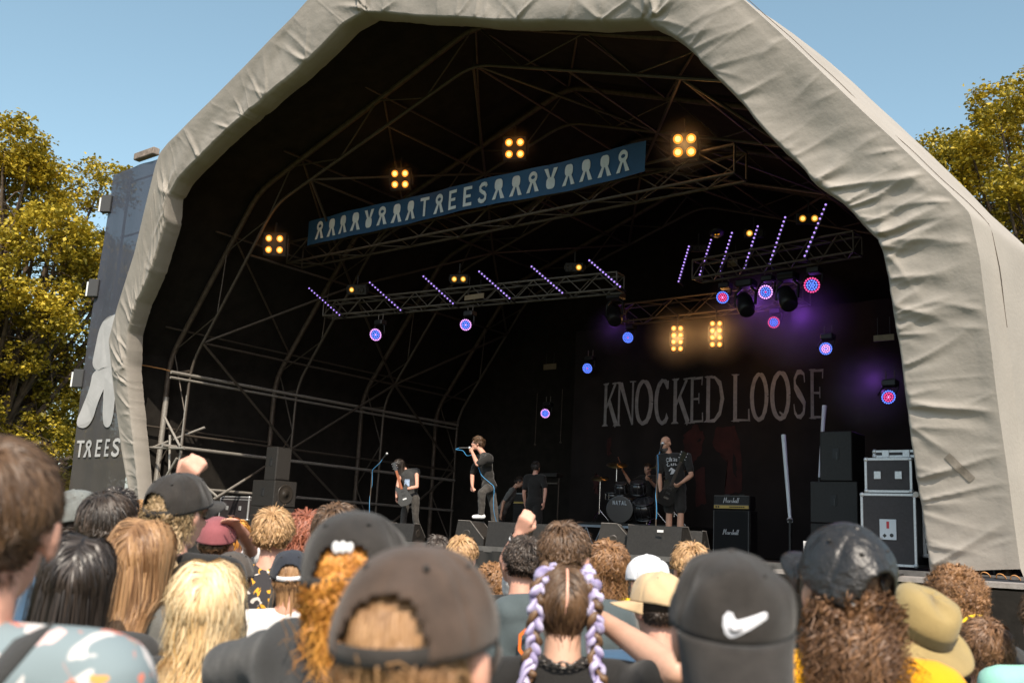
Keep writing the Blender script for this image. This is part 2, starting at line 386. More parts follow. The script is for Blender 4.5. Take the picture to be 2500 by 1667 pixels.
    link_mesh('front_band', fastmesh('front_band', V, Fq), M_canvas, root, True)
    # outer cover running back over the roof, in strips between seams
    depth = [0.0, .45, 1.6, 3.2, 5.2, 7.6, 10.6]
    KN = [0, 4, 9, 18, 26, 38, n-1]
    half = [(-20.8, .9), (-20.82, 5.58), (-17.95, 9.32), (XC, 11.55)]
    prof = half+[mirror(p) for p in half[-2::-1]]
    B = np.stack([np.interp(s, L[KN], [p[0] for p in prof]), np.full(M, 12.95), np.interp(s, L[KN], [p[1] for p in prof])], 1); B = soft(B, 25)
    def lean(Pf, t):                                     # the leaning front meets the first arch, then runs straight back
        q = np.clip(t*.9/np.maximum(12.95-Pf[:, 1], .35), 0, 1)[:, None]; Q = Pf*(1-q)+B*q; Q[:, 1] = Pf[:, 1]+t*(23.4-Pf[:, 1])/10.6
        return Q
    for k in range(len(depth)-1):
        sub = 3; g = []
        for q in range(sub+1):
            t = lerp(depth[k], depth[k+1], q/sub); A = lean(Ao, t)
            A = A+(edge*((.028*noise2(s*1.2+t, np.full_like(s, t*1.5), 40)-.012*(0 < q < sub))*min(1, t*2.5))[:, None])
            if k > 0 or q > 0: A = A - edge*.0
            g.append(A)
        g = np.stack(g, 1)
        if k > 1: g = g - edge[:, None, :]*.006*(k % 2)
        KK = sub+1; i, j = np.meshgrid(np.arange(M-1), np.arange(KK-1), indexing='ij'); a = (i*KK+j).ravel()
        link_mesh('roof_sheet', fastmesh('roof_sheet', g.reshape(-1, 3), np.stack([a, a+1, a+KK+1, a+KK], 1)), M_canvas, root, True)
    # laced seam on the outside
    st = lean(Ao, .47)+edge*.012
    for k in range(0, M-145, 145):
        MB().path([st[k+q]+edge[k+q]*.004*math.sin(q*.9) for q in range(0, 145, 6)], .0055, 4).build('lacing', mat('seam_cord', (.10, .08, .06), .8), root)
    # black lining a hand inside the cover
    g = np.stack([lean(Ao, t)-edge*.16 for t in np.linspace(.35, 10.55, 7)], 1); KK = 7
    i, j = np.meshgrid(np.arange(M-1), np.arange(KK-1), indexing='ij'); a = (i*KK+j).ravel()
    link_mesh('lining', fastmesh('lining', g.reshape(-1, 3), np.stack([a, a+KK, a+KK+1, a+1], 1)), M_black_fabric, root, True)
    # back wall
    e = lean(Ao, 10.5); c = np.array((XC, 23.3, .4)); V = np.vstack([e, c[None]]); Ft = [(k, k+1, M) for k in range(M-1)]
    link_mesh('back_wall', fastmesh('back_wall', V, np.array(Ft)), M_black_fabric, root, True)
    # grey repair tape lying on the fabric of the right leg
    flat = P.reshape(-1, 3); pa, pb = np.array(onS(2312, 1112)), np.array(onS(2374, 1172)); dv = pb-pa; wv = np.array((dv[2], 0, -dv[0])); wv /= np.linalg.norm(wv); tv = []
    for t in np.linspace(0, 1, 14):
        for q in (-.045, 0, .045):
            g_ = pa+dv*t+wv*q; k_ = ((flat[:, 0]-g_[0])**2+(flat[:, 2]-g_[2])**2).argmin(); tv.append((g_[0], flat[k_, 1]-.008, g_[2]))
    link_mesh('tape_strip', npmesh('tape_strip', tv, [(3*q+r_, 3*q+r_+1, 3*q+r_+4, 3*q+r_+3) for q in range(13) for r_ in range(2)]), mat('grey_tape', (.20, .175, .145), .7, var=.2, vscale=20), root, True)
    return root
canopy()
# black tube and bungees along the foot of the right leg
bar = empty('hem_bar', onS(2400, 1415), 'black tube with bungee ties under the hem of the right canopy leg', 'bar')
pa, pb = onS(2330, 1407, -.03), onS(2520, 1428, -.03)
MB().tube(pa, pb, .045, n=12).build('tube', mat('black_tube', (.02, .02, .022), .3, spec=.6), bar)
for t in (.2, .42, .62, .8):
    p = pa.lerp(pb, t); MB().path([p+Vector((.05*math.cos(a), -.06*math.sin(a)-.02, .05*math.sin(a)+.04)) for a in np.linspace(0, 2*math.pi, 14)], .007, 5).build('bungee', mat('orange_rope', (.45, .22, .08), .8), bar)
# ------------------------------------------------------------------ lettering helpers (flat print built as thin shapes)
def onX(px, py, X): d = ray(px, py); return CAM + d*(X/d.x)
def z_to_Y(px, py, z): d = ray(px, py); return (z-CZ)*d.y/d.z
def thick(pts, w):                                       # polyline -> list of quads; w number or list
    out = []; n = len(pts); ww = w if hasattr(w, '__len__') else [w]*n; Lq = []; Rq = []
    for i in range(n):
        a = pts[max(i-1, 0)]; b = pts[min(i+1, n-1)]; dx, dy = b[0]-a[0], b[1]-a[1]; l = math.hypot(dx, dy) or 1
        nx, ny = -dy/l*ww[i]/2, dx/l*ww[i]/2; Lq.append((pts[i][0]+nx, pts[i][1]+ny)); Rq.append((pts[i][0]-nx, pts[i][1]-ny))
    for i in range(n-1): out.append([Rq[i], Rq[i+1], Lq[i+1], Lq[i]])
    return out
def ellipse(cx, cy, rx, ry, a0=0, a1=360, n=22): return [(cx+rx*math.cos(math.radians(lerp(a0, a1, i/n))), cy+ry*math.sin(math.radians(lerp(a0, a1, i/n)))) for i in range(n+1)]
def rrect(x0, y0, x1, y1, r, n=4):
    out = []
    for cx, cy, a in ((x1-r, y1-r, 0), (x0+r, y1-r, 90), (x0+r, y0+r, 180), (x1-r, y0+r, 270)):
        out += [(cx+r*math.cos(math.radians(a+90*i/n)), cy+r*math.sin(math.radians(a+90*i/n))) for i in range(n+1)]
    return out
def glyph(polys, fn, name, m, parent, t=.004, world=True):
    b = MB()
    for p in polys: b.prism(p, fn, t)
    # join the strokes of one letter into one sheet-like mesh
    return b.build(name, m, parent, world)
def tree_glyph(hole=False, flip=False):
    P = []
    if hole: P += thick(ellipse(.5, .73, .27, .19, 45, 405, 20), .19)
    else: P.append(rrect(.17, .44, .83, 1.0, .22))
    P += [[(.32, .52), (.52, .56), (.27, 0), (-.02, 0)], [(.48, .56), (.70, .52), (1.02, 0), (.71, 0)], [(.36, .44), (.64, .44), (.6, .56), (.4, .56)]]
    return [[(x, 1-y) for x, y in p[::-1]] for p in P] if flip else P
LET = {
 'T': [[(0.08, .84), (.92, .84), (.92, 1), (.08, 1)], [(.4, 0), (.6, 0), (.6, .84), (.4, .84)]],
 'E': [[(.12, 0), (.34, 0), (.34, 1), (.12, 1)], [(.34, .84), (.88, .84), (.88, 1), (.34, 1)], [(.34, .43), (.78, .43), (.78, .58), (.34, .58)], [(.34, 0), (.88, 0), (.88, .16), (.34, .16)]],
 'S': thick([(.84, .78), (.78, .9), (.6, .94), (.38, .92), (.22, .8), (.24, .66), (.45, .54), (.65, .46), (.78, .33), (.76, .17), (.6, .07), (.38, .07), (.2, .14), (.14, .26)], .2),
 'N': [[(0.05, 0), (.25, 0), (.25, 1), (.05, 1)], [(.75, 0), (.95, 0), (.95, 1), (.75, 1)], [(.05, 1), (.28, 1), (.95, 0), (.72, 0)]],
 'A': [[(0, 0), (.22, 0), (.6, 1), (.4, 1)], [(.78, 0), (1, 0), (.6, 1), (.4, 1)], [(.25, .25), (.75, .25), (.7, .4), (.3, .4)]],
 'L': [[(.1, 0), (.32, 0), (.32, 1), (.1, 1)], [(.32, 0), (.9, 0), (.9, .17), (.32, .17)]],
}
# ------------------------------------------------------------------ lighting trusses
def box_truss(name, label, p0, p1, h, w, cells, r=.024, m=None):
    m = m or M_truss; p0, p1 = Vector(p0), Vector(p1); root = empty(name, p0, label, 'truss', 'lighting trusses over the stage')
    d = (p1-p0).normalized(); side = Vector((-d.y, d.x, 0)).normalized(); up = Vector((0, 0, 1))
    cs = [(0, 0), (w, 0), (w, h), (0, h)]
    for a, b in cs: MB().tube(p0+side*a+up*b, p1+side*a+up*b, r, n=8).build('chord', m, root)
    for k in range(4):
        a, b = cs[k], cs[(k+1) % 4]
        for i in range(cells):
            q0 = p0.lerp(p1, i/cells); q1 = p0.lerp(p1, (i+1)/cells)
            s_, e_ = (a, b) if (i+k) % 2 == 0 else (b, a)
            MB().tube(q0+side*s_[0]+up*s_[1], q1+side*e_[0]+up*e_[1], r*.5, n=5).build('lattice_bar', m, root)
    for q in (p0, p1):
        for k in range(4):
            a, b = cs[k], cs[(k+1) % 4]; MB().tube(q+side*a[0]+up*a[1], q+side*b[0]+up*b[1], r*.7, n=6).build('end_bar', m, root)
    return root
M_truss_d = mat('dark_truss', (.085, .066, .05), .5, metal=.3, var=.3, vscale=12)
A = onY(700, 642, 14.25); zt = A.z
B = Vector((onY(1793, 413, 14.25).x, 14.25, zt))
box_truss('lighting_truss', 'long front truss with the blue letter banner hung along it', A, B, .5, .45, 16, .03, M_truss_d)
A = onY(788, 771, 14.9); Yr = z_to_Y(1505, 705, A.z); B2 = onY(1505, 705, Yr)
box_truss('lighting_truss', 'middle truss over the singer carrying six slanting lilac strips', A, B2, .34, .34, 20)
zr = onY(2084, 614, 16.2).z; C2 = onY(2084, 614, 16.2); D2 = onY(1690, 680, z_to_Y(1690, 680, zr))
box_truss('lighting_truss', 'right hand truss carrying six steep lilac strips', D2, C2, .36, .34, 12, .024, M_truss_d)
A3 = onY(1505, 786, 19.7); B3 = Vector((onY(1960, 738, 19.7).x, 19.7, A3.z))
box_truss('lighting_truss', 'rear truss above the band name backdrop', A3, B3, .42, .4, 9, .024, M_truss_d)
# ------------------------------------------------------------------ letter banner on the front truss
def letter_banner():
    YB_ = 13.95; tl, bl, tr, br = onY(751, 545, YB_), onY(747, 601, YB_), onY(1581, 338, YB_), onY(1575, 419, YB_)
    zt_, zb_ = (tl.z+tr.z)/2, (bl.z+br.z)/2; x0, x1 = (tl.x+bl.x)/2, (tr.x+br.x)/2
    root = empty('letter_banner', ((x0+x1)/2, YB_, zb_), 'long blue banner with pale tree shapes and the word TREES', 'banner')
    n = 120; V = []; 
    yy = lambda x, v: YB_+.03*math.sin(x*1.7)+.012*math.sin(x*6.1+v*2)
    for i in range(n+1):
        for j in range(5):
            x = lerp(x0, x1, i/n); v = j/4; V.append((x, yy(x, v), lerp(zb_, zt_, v)-.02*math.sin(x*1.1)*(1-v)))
    Fq = [(i*5+j, (i+1)*5+j, (i+1)*5+j+1, i*5+j+1) for i in range(n) for j in range(4)]
    m = mat('banner_blue', (.018, .075, .17), .6, var=.35, vscale=.6, bump=.1, bscale=30)
    sh = link_mesh('cloth', npmesh('cloth', V, Fq), m, root, True)
    seq = ['h', 's', 's', 's', 'f', 'h', 's', 's', 'T', 'h', 'E', 'E', 'S', 's', 's', 'h', 'f', 's', 's', 's', 'h']
    mg = mat('banner_letter', (.62, .68, .72), .6, var=.12, vscale=6)
    H = (zt_-zb_); gh = H*.70; step = (x1-x0-.5)/(len(seq)); gw = step*.70
    for k, g in enumerate(seq):
        cx = x0+.25+(k+.5)*step; z0 = zb_+H*.15
        fn = lambda u, v, w: Vector((cx+(u-.5)*gw, yy(cx+(u-.5)*gw, .5)-.012-w, z0+v*gh))
        P = tree_glyph(g == 'h', g == 'f') if g in 'hsf' else LET[g]
        glyph(P, fn, 'letter' if g not in 'hsf' else 'tree_shape', mg, root)
    for k in range(14):
        x = lerp(x0+.1, x1-.1, k/13); MB().tube((x, YB_-.03, zt_-.03), (x, YB_+.32, zt_+.06), .004, n=4).build('tie', M_blackplastic, root)
letter_banner()
# ------------------------------------------------------------------ lamps
def facing(loc, d):                                      # 4x4 with local -Y... local +Z pointing along d
    d = Vector(d).normalized(); return Matrix.Translation(loc) @ d.to_track_quat('Z', 'Y').to_matrix().to_4x4()
E_core = emis('lamp_core', (1.0, .58, .16), 2.2); E_rim = emis('lamp_rim', (1.0, .30, .02), 1.3)
E_amb = emis('amber_core', (1.0, .62, .14), 1.5); E_amb2 = emis('amber_rim', (.9, .35, .03), .6)
M_dish = mat('lamp_reflector', (.35, .3, .25), .25, metal=.8)
def dish(M, r, parent, on=True, amber=False):
    b = MB().lathe([(r*1.12, .02), (r*1.18, .0), (r*1.12, -.06), (r*.7, -.1)], 20, M).build('lamp_ring', M_blackplastic, parent)
    if on:
        MB().lathe([(r*1.08, .004), (r*.66, .008)], 20, M).build('lamp_rim', E_amb2 if amber else E_rim, b)
        MB().lathe([(r*.67, .008), (r*.35, .022), (.0005, .028)], 20, M).build('bulb', E_amb if amber else E_core, b)
    else: MB().lathe([(r*1.05, .0), (r*.5, -.04), (.0005, -.05)], 20, M).build('reflector', M_dish, b)
    return b
def blinder(px, py, Y, label, rows=2, cols=2, sp=.23, r=.07, d=(.25, -1, -.22), name='blinder_light', on=None, amber=False, roll=0.0, power=0):
    loc = onY(px, py, Y); root = empty(name, loc, label, 'stage light', 'warm stage lights')
    M = facing(loc, d) @ Matrix.Rotation(roll, 4, 'Z')
    up = (M.to_3x3().inverted() @ Vector((0, 0, 1))); a = math.atan2(up.y, up.x)-math.pi/2; M = M @ Matrix.Rotation(a, 4, 'Z')
    R3 = M.to_3x3(); w, h = cols*sp, rows*sp
    MB().box(M @ Vector((0, 0, -.09)), (w*1.04, h*1.04, .12), M=R3, bevel=.015).build('housing', M_blackpaint, root)
    for sx in (-1, 1): MB().box(M @ Vector((sx*(w*.54+.012), 0, -.1)), (.015, h*.5, .05), M=R3).build('yoke_arm', M_blackpaint, root)
    top = M @ Vector((0, h*.56, -.1)); MB().tube(top, top+Vector((0, 0, .22)), .018, n=6).build('clamp', M_blackpaint, root)
    k = 0
    for j in range(rows):
        for i in range(cols):
            Mi = M @ Matrix.Translation(((i-(cols-1)/2)*sp, ((rows-1)/2-j)*sp, -.02)); dish(Mi, r, root, on is None or on[k], amber); k += 1
    if power:
        L = bpy.data.lights.new('lamp_glow', 'POINT'); L.energy = power; L.color = (1, .55, .2); L.shadow_soft_size = .1
        lo = bpy.data.objects.new('lamp_glow', L); COL.objects.link(lo); lo.parent = root; lo.matrix_parent_inverse = pm(root).inverted(); lo.location = M @ Vector((0, 0, .15))
    return root
blinder(669, 596, 13.3, 'four lamp blinder at the left end of the front truss', sp=.25, d=(.7, -1, -.3), roll=.1)
blinder(976, 437, 14.2, 'four lamp blinder above the left half of the letter banner', sp=.23, d=(.5, -1, -.3))
blinder(1256, 362, 14.2, 'four lamp blinder above the middle of the letter banner', sp=.225, d=(.5, -1, -.3))
blinder(1671, 355, 14.0, 'largest four lamp blinder just right of the letter banner', sp=.22, r=.075, d=(.45, -1, -.3), power=5)
blinder(1653, 826, 19.6, 'left one of two tall eight lamp blinders over the backdrop', 4, 2, .155, .052, d=(.4, -1, -.1), power=16)
blinder(1748, 815, 19.6, 'right one of two tall eight lamp blinders over the backdrop', 4, 2, .155, .052, d=(.4, -1, -.1), power=16)
def pair(px, py, px2, py2, Y, label, on):
    a, b = onY(px, py, Y), onY(px2, py2, Y); sp = (b-a).length
    blinder((px+px2)/2, (py+py2)/2, Y, label, 1, 2, max(sp, .14), .055, d=(.5, -1, -.35), name='twin_lamp', on=on, amber=True)
pair(861, 710, 878, 705, 14.95, 'twin lamp with one amber bulb lit near the left lilac strips', (1, 0))
pair(1111, 684, 1128, 679, 15.25, 'twin amber lamp between the third and fourth lilac strips', (1, 1))
pair(1393, 656, 1411, 650, 15.9, 'twin lamp beside the last slanting lilac strip, right bulb lit', (0, 1))
pair(1697, 608, 1714, 604, 17.5, 'unlit twin lamp by the first two steep lilac strips', (0, 0))
pair(1831, 572, 1852, 567, 16.9, 'twin lamp by the fourth steep lilac strip, left bulb lit', (1, 0))
pair(1961, 534, 1988, 533, 16.5, 'twin amber lamp beside the longest lilac strip near the canopy', (1, 1))
# lilac strips of small diodes
E_led = emis('lilac_diode', (.46, .28, 1.0), 1.35)
def led_strip(a, b, Ya, label, group):
    p, q = onY(*a, Ya), onY(*b, Ya); root = empty('led_strip', q, label, 'light strip', group)
    d = q-p; c = (p+q)/2; M = d.to_track_quat('X', 'Z').to_matrix()
    MB().box(c+Vector((0, .03, 0)), (d.length*1.06, .04, .05), M=M).build('bar', M_blackplastic, root)
    n = 12; mb = MB()
    for i in range(n):
        e = p.lerp(q, i/(n-1)); mb.lathe([(.018, 0), (.012, .010), (.0005, .014)], 8, facing(e+Vector((0, -.004, 0)), (.4, -1, -.1)))
    tag(mb.build('diode_row', E_led, root), kind='stuff')
    MB().tube(q, q+Vector((0, .2, -.05)), .02, n=6).build('bracket', M_blackpaint, root)
LS = [((755, 704), (829, 769)), ((903, 690), (978, 757)), ((1034, 675), (1106, 741)), ((1170, 663), (1244, 728)), ((1298, 651), (1373, 715)), ((1439, 636), (1514, 700))]
for i, (a, b) in enumerate(LS):
    Yt = lerp(14.8, Yr-.1, i/5)
    led_strip(a, b, Yt, f'{["leftmost", "second", "third", "fourth", "fifth", "rightmost"][i]} of the six lilac strips slanting down to the right', 'slanting lilac strips')
RS = [((1682, 602), (1657, 687)), ((1736, 586), (1706, 679)), ((1787, 569), (1755, 670)), ((1850, 553), (1817, 656)), ((1917, 531), (1879, 644)), ((2016, 500), (1965, 625))]
for i, (a, b) in enumerate(RS):
    led_strip(a, b, lerp(17.3, 16.2, i/5)-.05, f'{["leftmost", "second", "third", "fourth", "fifth", "rightmost"][i]} of the six steep lilac strips on the right truss', 'steep lilac strips')
# round diode wash lights
E_blue = emis('blue_diode', (.10, .20, 1.0), 1.8); E_red = emis('red_diode', (.95, .08, .30), 1.3); E_pink = emis('pink_diode', (.85, .38, 1.0), 1.6)
M_headblack = mat('lamp_body', (.012, .012, .013), .45)
WASH = [(917, 817, 15, 15.1, 'leftmost round wash light under the middle truss', 'pbp'), (1137, 793, 14, 15.4, 'bright round pink and blue wash light under the middle truss, above the singer', 'pbp'),
        (1331, 1009, 11, 21.5, 'small low wash light beside the hanging wires behind the singer', 'bbp'), (1434, 899, 12, 20.5, 'wash light left of the band name', 'rbb'), (1533, 824, 13, 20.0, 'wash light above the first letters of the band name', 'rbb'),
        (1764, 726, 15, 17.6, 'leftmost of the three wash lights in a row under the right truss', 'prb'), (1869, 713, 17, 17.2, 'wash light with a red centre under the right truss', 'rbp'), (1982, 696, 19, 16.6, 'largest wash light, blue with a red lower edge, near the canopy', 'bbr'),
        (1889, 787, 14, 18.5, 'wash light half sunk in purple smoke above the band name', 'bbr'), (2016, 851, 15, 18.0, 'wash light at the right end of the band name', 'bpb'), (2169, 969, 17, 16.5, 'white and red wash light above the flight cases', 'prb')]
def wash(px, py, rpx, Y, label, cols):
    loc = onY(px, py, Y); dist = (loc-CAM).dot(Rcam @ Vector((0, 0, -1))); r = rpx/F*dist
    root = empty('wash_light', loc, label, 'stage light', 'round diode wash lights')
    M = facing(loc, (random.uniform(.25, .75), -1, random.uniform(-.5, -.2))); em = {'r': E_red, 'b': E_blue, 'p': E_pink}
    hd = MB().lathe([(.001, -.24), (r*.6, -.22), (r*.95, -.12), (r*1.08, -.01), (r*1.06, .012), (r*1.0, .0), (.001, .0)], 24, M).build('lamp_head', M_headblack, root)
    for ring, (cnt, rr) in enumerate(((1, 0), (6, .3), (12, .6), (18, .9))):
        mb = MB()
        for i in range(cnt):
            a = 2*math.pi*i/cnt; mb.lathe([(r*.125, .003), (r*.09, .012), (.0004, .015)], 7, M @ Matrix.Translation((r*rr*math.cos(a), r*rr*math.sin(a), 0)))
        c = cols[min(ring, 2)] if ring < 3 else (cols[2] if cols[2] != cols[1] else cols[0])
        tag(mb.build('diode_ring', em[[cols[0], cols[1], cols[1], cols[2]][ring]], hd), kind='stuff')
    for s_ in (-1, 1): MB().path([M @ Vector((s_*r*1.2, 0, -.1)), loc+Vector((s_*r*1.15, .1, r*1.5)), loc+Vector((s_*r*.4, .12, r*2.0))], .018, 6).build('yoke_arm', M_headblack, root)
    MB().box(loc+Vector((0, .12, r*2.15)), (.24, .2, .12), bevel=.02).build('base', M_headblack, root)
    for s_ in (-1, 1): MB().tube(loc+Vector((s_*.07, .12, r*2.3)), loc+Vector((s_*.07, .12, r*2.3+.2)), .012, n=6).build('hook_clamp', M_truss, root)
for w in WASH: wash(*w)
# dark moving heads hanging between the wash lights
def moving_head(px, py, Y, label):
    loc = onY(px, py, Y); root = empty('moving_head', loc, label, 'stage light', 'unlit moving heads'); M = facing(loc, (.5, -.6, -.9))
    MB().lathe([(.001, -.28), (.13, -.26), (.17, -.1), (.17, .1), (.15, .2), (.12, .22), (.001, .2)], 20, M).build('lamp_head', M_headblack, root)
    for s_ in (-1, 1): MB().path([loc+Vector((s_*.2, 0, 0)), loc+Vector((s_*.21, .02, .25)), loc+Vector((s_*.1, .03, .36))], .03, 6).build('yoke_arm', M_headblack, root)
    MB().box(loc+Vector((0, .03, .43)), (.36, .28, .16), bevel=.03).build('base', M_headblack, root)
moving_head(1820, 745, 17.4, 'unlit black moving head left of the red centred wash light'); moving_head(1922, 730, 17.0, 'unlit black moving head between two wash lights on the right')
moving_head(1500, 770, 17.6, 'unlit black moving head by the last slanting lilac strip')
# orange glowing fan grille seen edge on
p = onY(1750, 566, 17.0); r_ = empty('round_lamp', p, 'flat round orange lamp seen nearly edge on over the right truss', 'stage light')
Mx = facing(p, (.3, -.35, -1)); MB().lathe([(.13, 0), (.15, .02), (.13, .05), (.05, .06)], 20, Mx).build('ring', M_headblack, r_)
for i in range(7): MB().box(Mx @ Vector((.09*math.cos(i*.9), .09*math.sin(i*.9), .0)), (.05, .03, .012)).build('glow_slot', E_amb2, r_)
# tan plates
M_tan = mat('tan_plate', (.20, .15, .09), .6, var=.2, vscale=15)
for (x0, y0, x1, y1, Y, lb) in ((1134, 715, 1182, 734, 15.2, 'tan plate fixed to the middle truss above the singer'), (1327, 887, 1358, 903, 21.6, 'small tan plate hanging behind the singer'), (1776, 632, 1800, 653, 17.0, 'tan plate under the right truss'), (2133, 815, 2183, 834, 16.5, 'tan plate hanging near the right canopy leg')):
    a, b = onY(x0, y1, Y), onY(x1, y0, Y); pl = empty('hanging_plate', a, lb, 'plate', 'tan plates in the rigging')
    MB().box((a+b)/2, (abs(b.x-a.x), .02, abs(b.z-a.z)), bevel=.004).build('panel', M_tan, pl)
    for t in (.2, .8): q = a.lerp(b, t); MB().tube((q.x, Y, b.z), (q.x, Y, b.z+.3), .005, n=4).build('wire', M_blackplastic, pl)
# wires of the small low lamp
for (x, y0, y1, lb) in ((1306, 960, 1085, 'left thin wire hanging behind the singer'), (1368, 950, 1080, 'right thin wire hanging behind the singer')):
    a, b = onY(x+5, y0, 21.6), onY(x, y1, 21.6); w_ = empty('hanging_wire', b, lb, 'wire', 'hanging wires'); MB().tube((b.x, 21.6, a.z), b, .008, n=5).build('wire', M_truss_d, w_); MB().ball(b, .03, 8, 6).build('weight', M_truss_d, w_)
# ------------------------------------------------------------------ backdrop with the band name
def backdrop():
    Y = 20.9; x0, x1, z0, z1 = -14.6, -6.2, FZ+.02, 7.2
    root = empty('band_backdrop', ((x0+x1)/2, Y, z0), 'black backdrop cloth printed with the band name and a dark red figure', 'backdrop')
    n, k = 90, 12; V = []; yy = lambda x: Y+.035*math.sin(x*3.1)+.02*math.sin(x*7.7+1)
    for i in range(n+1):
        for j in range(k+1): x = lerp(x0, x1, i/n); V.append((x, yy(x), lerp(z0, z1, j/k)))
    Fq = [(i*(k+1)+j, (i+1)*(k+1)+j, (i+1)*(k+1)+j+1, i*(k+1)+j+1) for i in range(n) for j in range(k)]
    link_mesh('cloth', npmesh('cloth', V, Fq), mat('backdrop_cloth', (.014, .011, .010), .85, var=.3, vscale=1.5, spec=.2), root, True)
    mg = mat('band_letter', (.23, .222, .22), .8, var=.25, vscale=9)
    th, tn = .17, .075                                   # thick and thin strokes in letter widths
    def stem(x, w=th): return [[(x-w/2, .0), (x+w/2, 0), (x+w/2, 1), (x-w/2, 1)], [(x-w*1.15, 0), (x+w*1.15, 0), (x+w*.7, .035), (x-w*.7, .035)], [(x-w*.7, .965), (x+w*.7, .965), (x+w*1.15, 1), (x-w*1.15, 1)]]
    def ring(a0=0, a1=360, tail=False):
        pts = ellipse(.5, .5, .39, .47, a0, a1, 30); w = [lerp(tn, th*1.15, abs(math.cos(math.radians(lerp(a0, a1, i/30))))) for i in range(31)]
        P = thick(pts, w)
        return P+(thick([(.45, .16), (.6, .1), (.75, .1), (.82, .2)], [.03, .08, .06, .03]) if tail else [])
    G = {'K': stem(.2)+thick([(.26, .42), (.8, .985)], [tn, tn*1.3])+thick([(.42, .58), (.9, .02)], [th, th*1.1])+[[(.7, 0), (1.08, 0), (1.0, .035), (.78, .035)], [(.62, .965), (.98, .965), (1.0, 1), (.6, 1)]],
         'N': stem(.14, tn*1.3)+[[(.08, 1), (.3, 1), (.92, 0), (.84, 0)]]+stem(.88, tn*1.3)[:1]+[[(.7, .965), (1.02, .965), (1.06, 1), (.68, 1)]],
         'O': ring(), 'Q': ring(tail=True), 'C': ring(48, 318)+[[(.74, .78), (.82, .78), (.84, .97), (.78, .97)]],
         'E': stem(.26)+[[(.3, .955), (.86, .955), (.9, 1), (.3, 1)], [(.82, .8), (.87, .8), (.9, 1), (.84, 1)], [(.3, .5), (.68, .5), (.68, .545), (.3, .545)], [(.66, .42), (.71, .42), (.71, .63), (.66, .63)], [(.3, 0), (.92, 0), (.9, .045), (.3, .045)], [(.88, 0), (.95, 0), (.92, .22), (.87, .22)]],
         'D': stem(.2)+thick([(.2, .97), (.5, .96), (.76, .82), (.88, .5), (.76, .18), (.5, .04), (.2, .03)], [tn*.6, tn, th*.8, th*1.1, th*.8, tn, tn*.6]),
         'L': stem(.3)+[[(.3, 0), (.92, 0), (.94, .045), (.3, .045)], [(.88, 0), (.97, 0), (.93, .26), (.88, .26)]],
         'S': thick([(.82, .74), (.78, .9), (.6, .965), (.38, .95), (.2, .82), (.22, .66), (.42, .54), (.62, .44), (.8, .3), (.76, .12), (.58, .035), (.36, .05), (.2, .14), (.14, .3)], [.05, .07, .09, .1, .13, .17, .19, .19, .17, .12, .1, .09, .08, .05])}
    spans = [('K', 185, 300), ('N', 285, 412), ('O', 412, 528), ('C', 532, 645), ('K', 645, 768), ('E', 750, 872), ('D', 868, 1002), ('L', 1030, 1165), ('O', 1158, 1290), ('Q', 1298, 1438), ('S', 1445, 1552), ('E', 1550, 1660)]
    zb, zt_ = 4.70, 5.79
    for g, a, b in spans:
        xa = onY(1400+a/2.703, 980, Y).x; xb = onY(1400+b/2.703, 970, Y).x
        fn = lambda u, v, w: Vector((lerp(xa, xb, u), yy(lerp(xa, xb, u))-.006-w, lerp(zb, zt_, v)+.012*math.sin(u*23+v*17)))
        glyph(G[g], fn, 'letter', mg, root)
    # dark red painted figure: two ragged lobes and streaks
    mr = mat('dark_red_print', (.034, .0065, .005), .85, var=.5, vscale=3.5)
    def blob(pts, seed):
        R = random.Random(seed); P = []
        for i, p in enumerate(pts):
            q = pts[(i+1) % len(pts)]
            for t in range(5): P.append((lerp(p[0], q[0], t/5)+R.uniform(-3, 3), lerp(p[1], q[1], t/5)+R.uniform(-3, 3)))
        Q = [onY(x, y, Y) for x, y in P]; c = sum((Vector(q) for q in Q), Vector())/len(Q)
        V = [(q.x, yy(q.x)-.010, q.z) for q in Q]+[(c.x, yy(c.x)-.010, c.z)]; n_ = len(Q)
        link_mesh('red_figure', npmesh('red_figure', V, [(i, (i+1) % n_, n_) for i in range(n_)]), mr, root, True)
    blob([(1668, 1060), (1700, 1036), (1722, 1060), (1716, 1110), (1690, 1130), (1668, 1100)], 1)
    blob([(1745, 1045), (1795, 1040), (1810, 1100), (1812, 1200), (1770, 1205), (1778, 1130), (1742, 1090)], 2)
    blob([(1700, 1150), (1720, 1140), (1726, 1230), (1700, 1235)], 3)
    blob([(1480, 1070), (1492, 1068), (1494, 1110), (1482, 1112)], 5); blob([(1450, 1150), (1462, 1160), (1456, 1210), (1446, 1190)], 6)
backdrop()
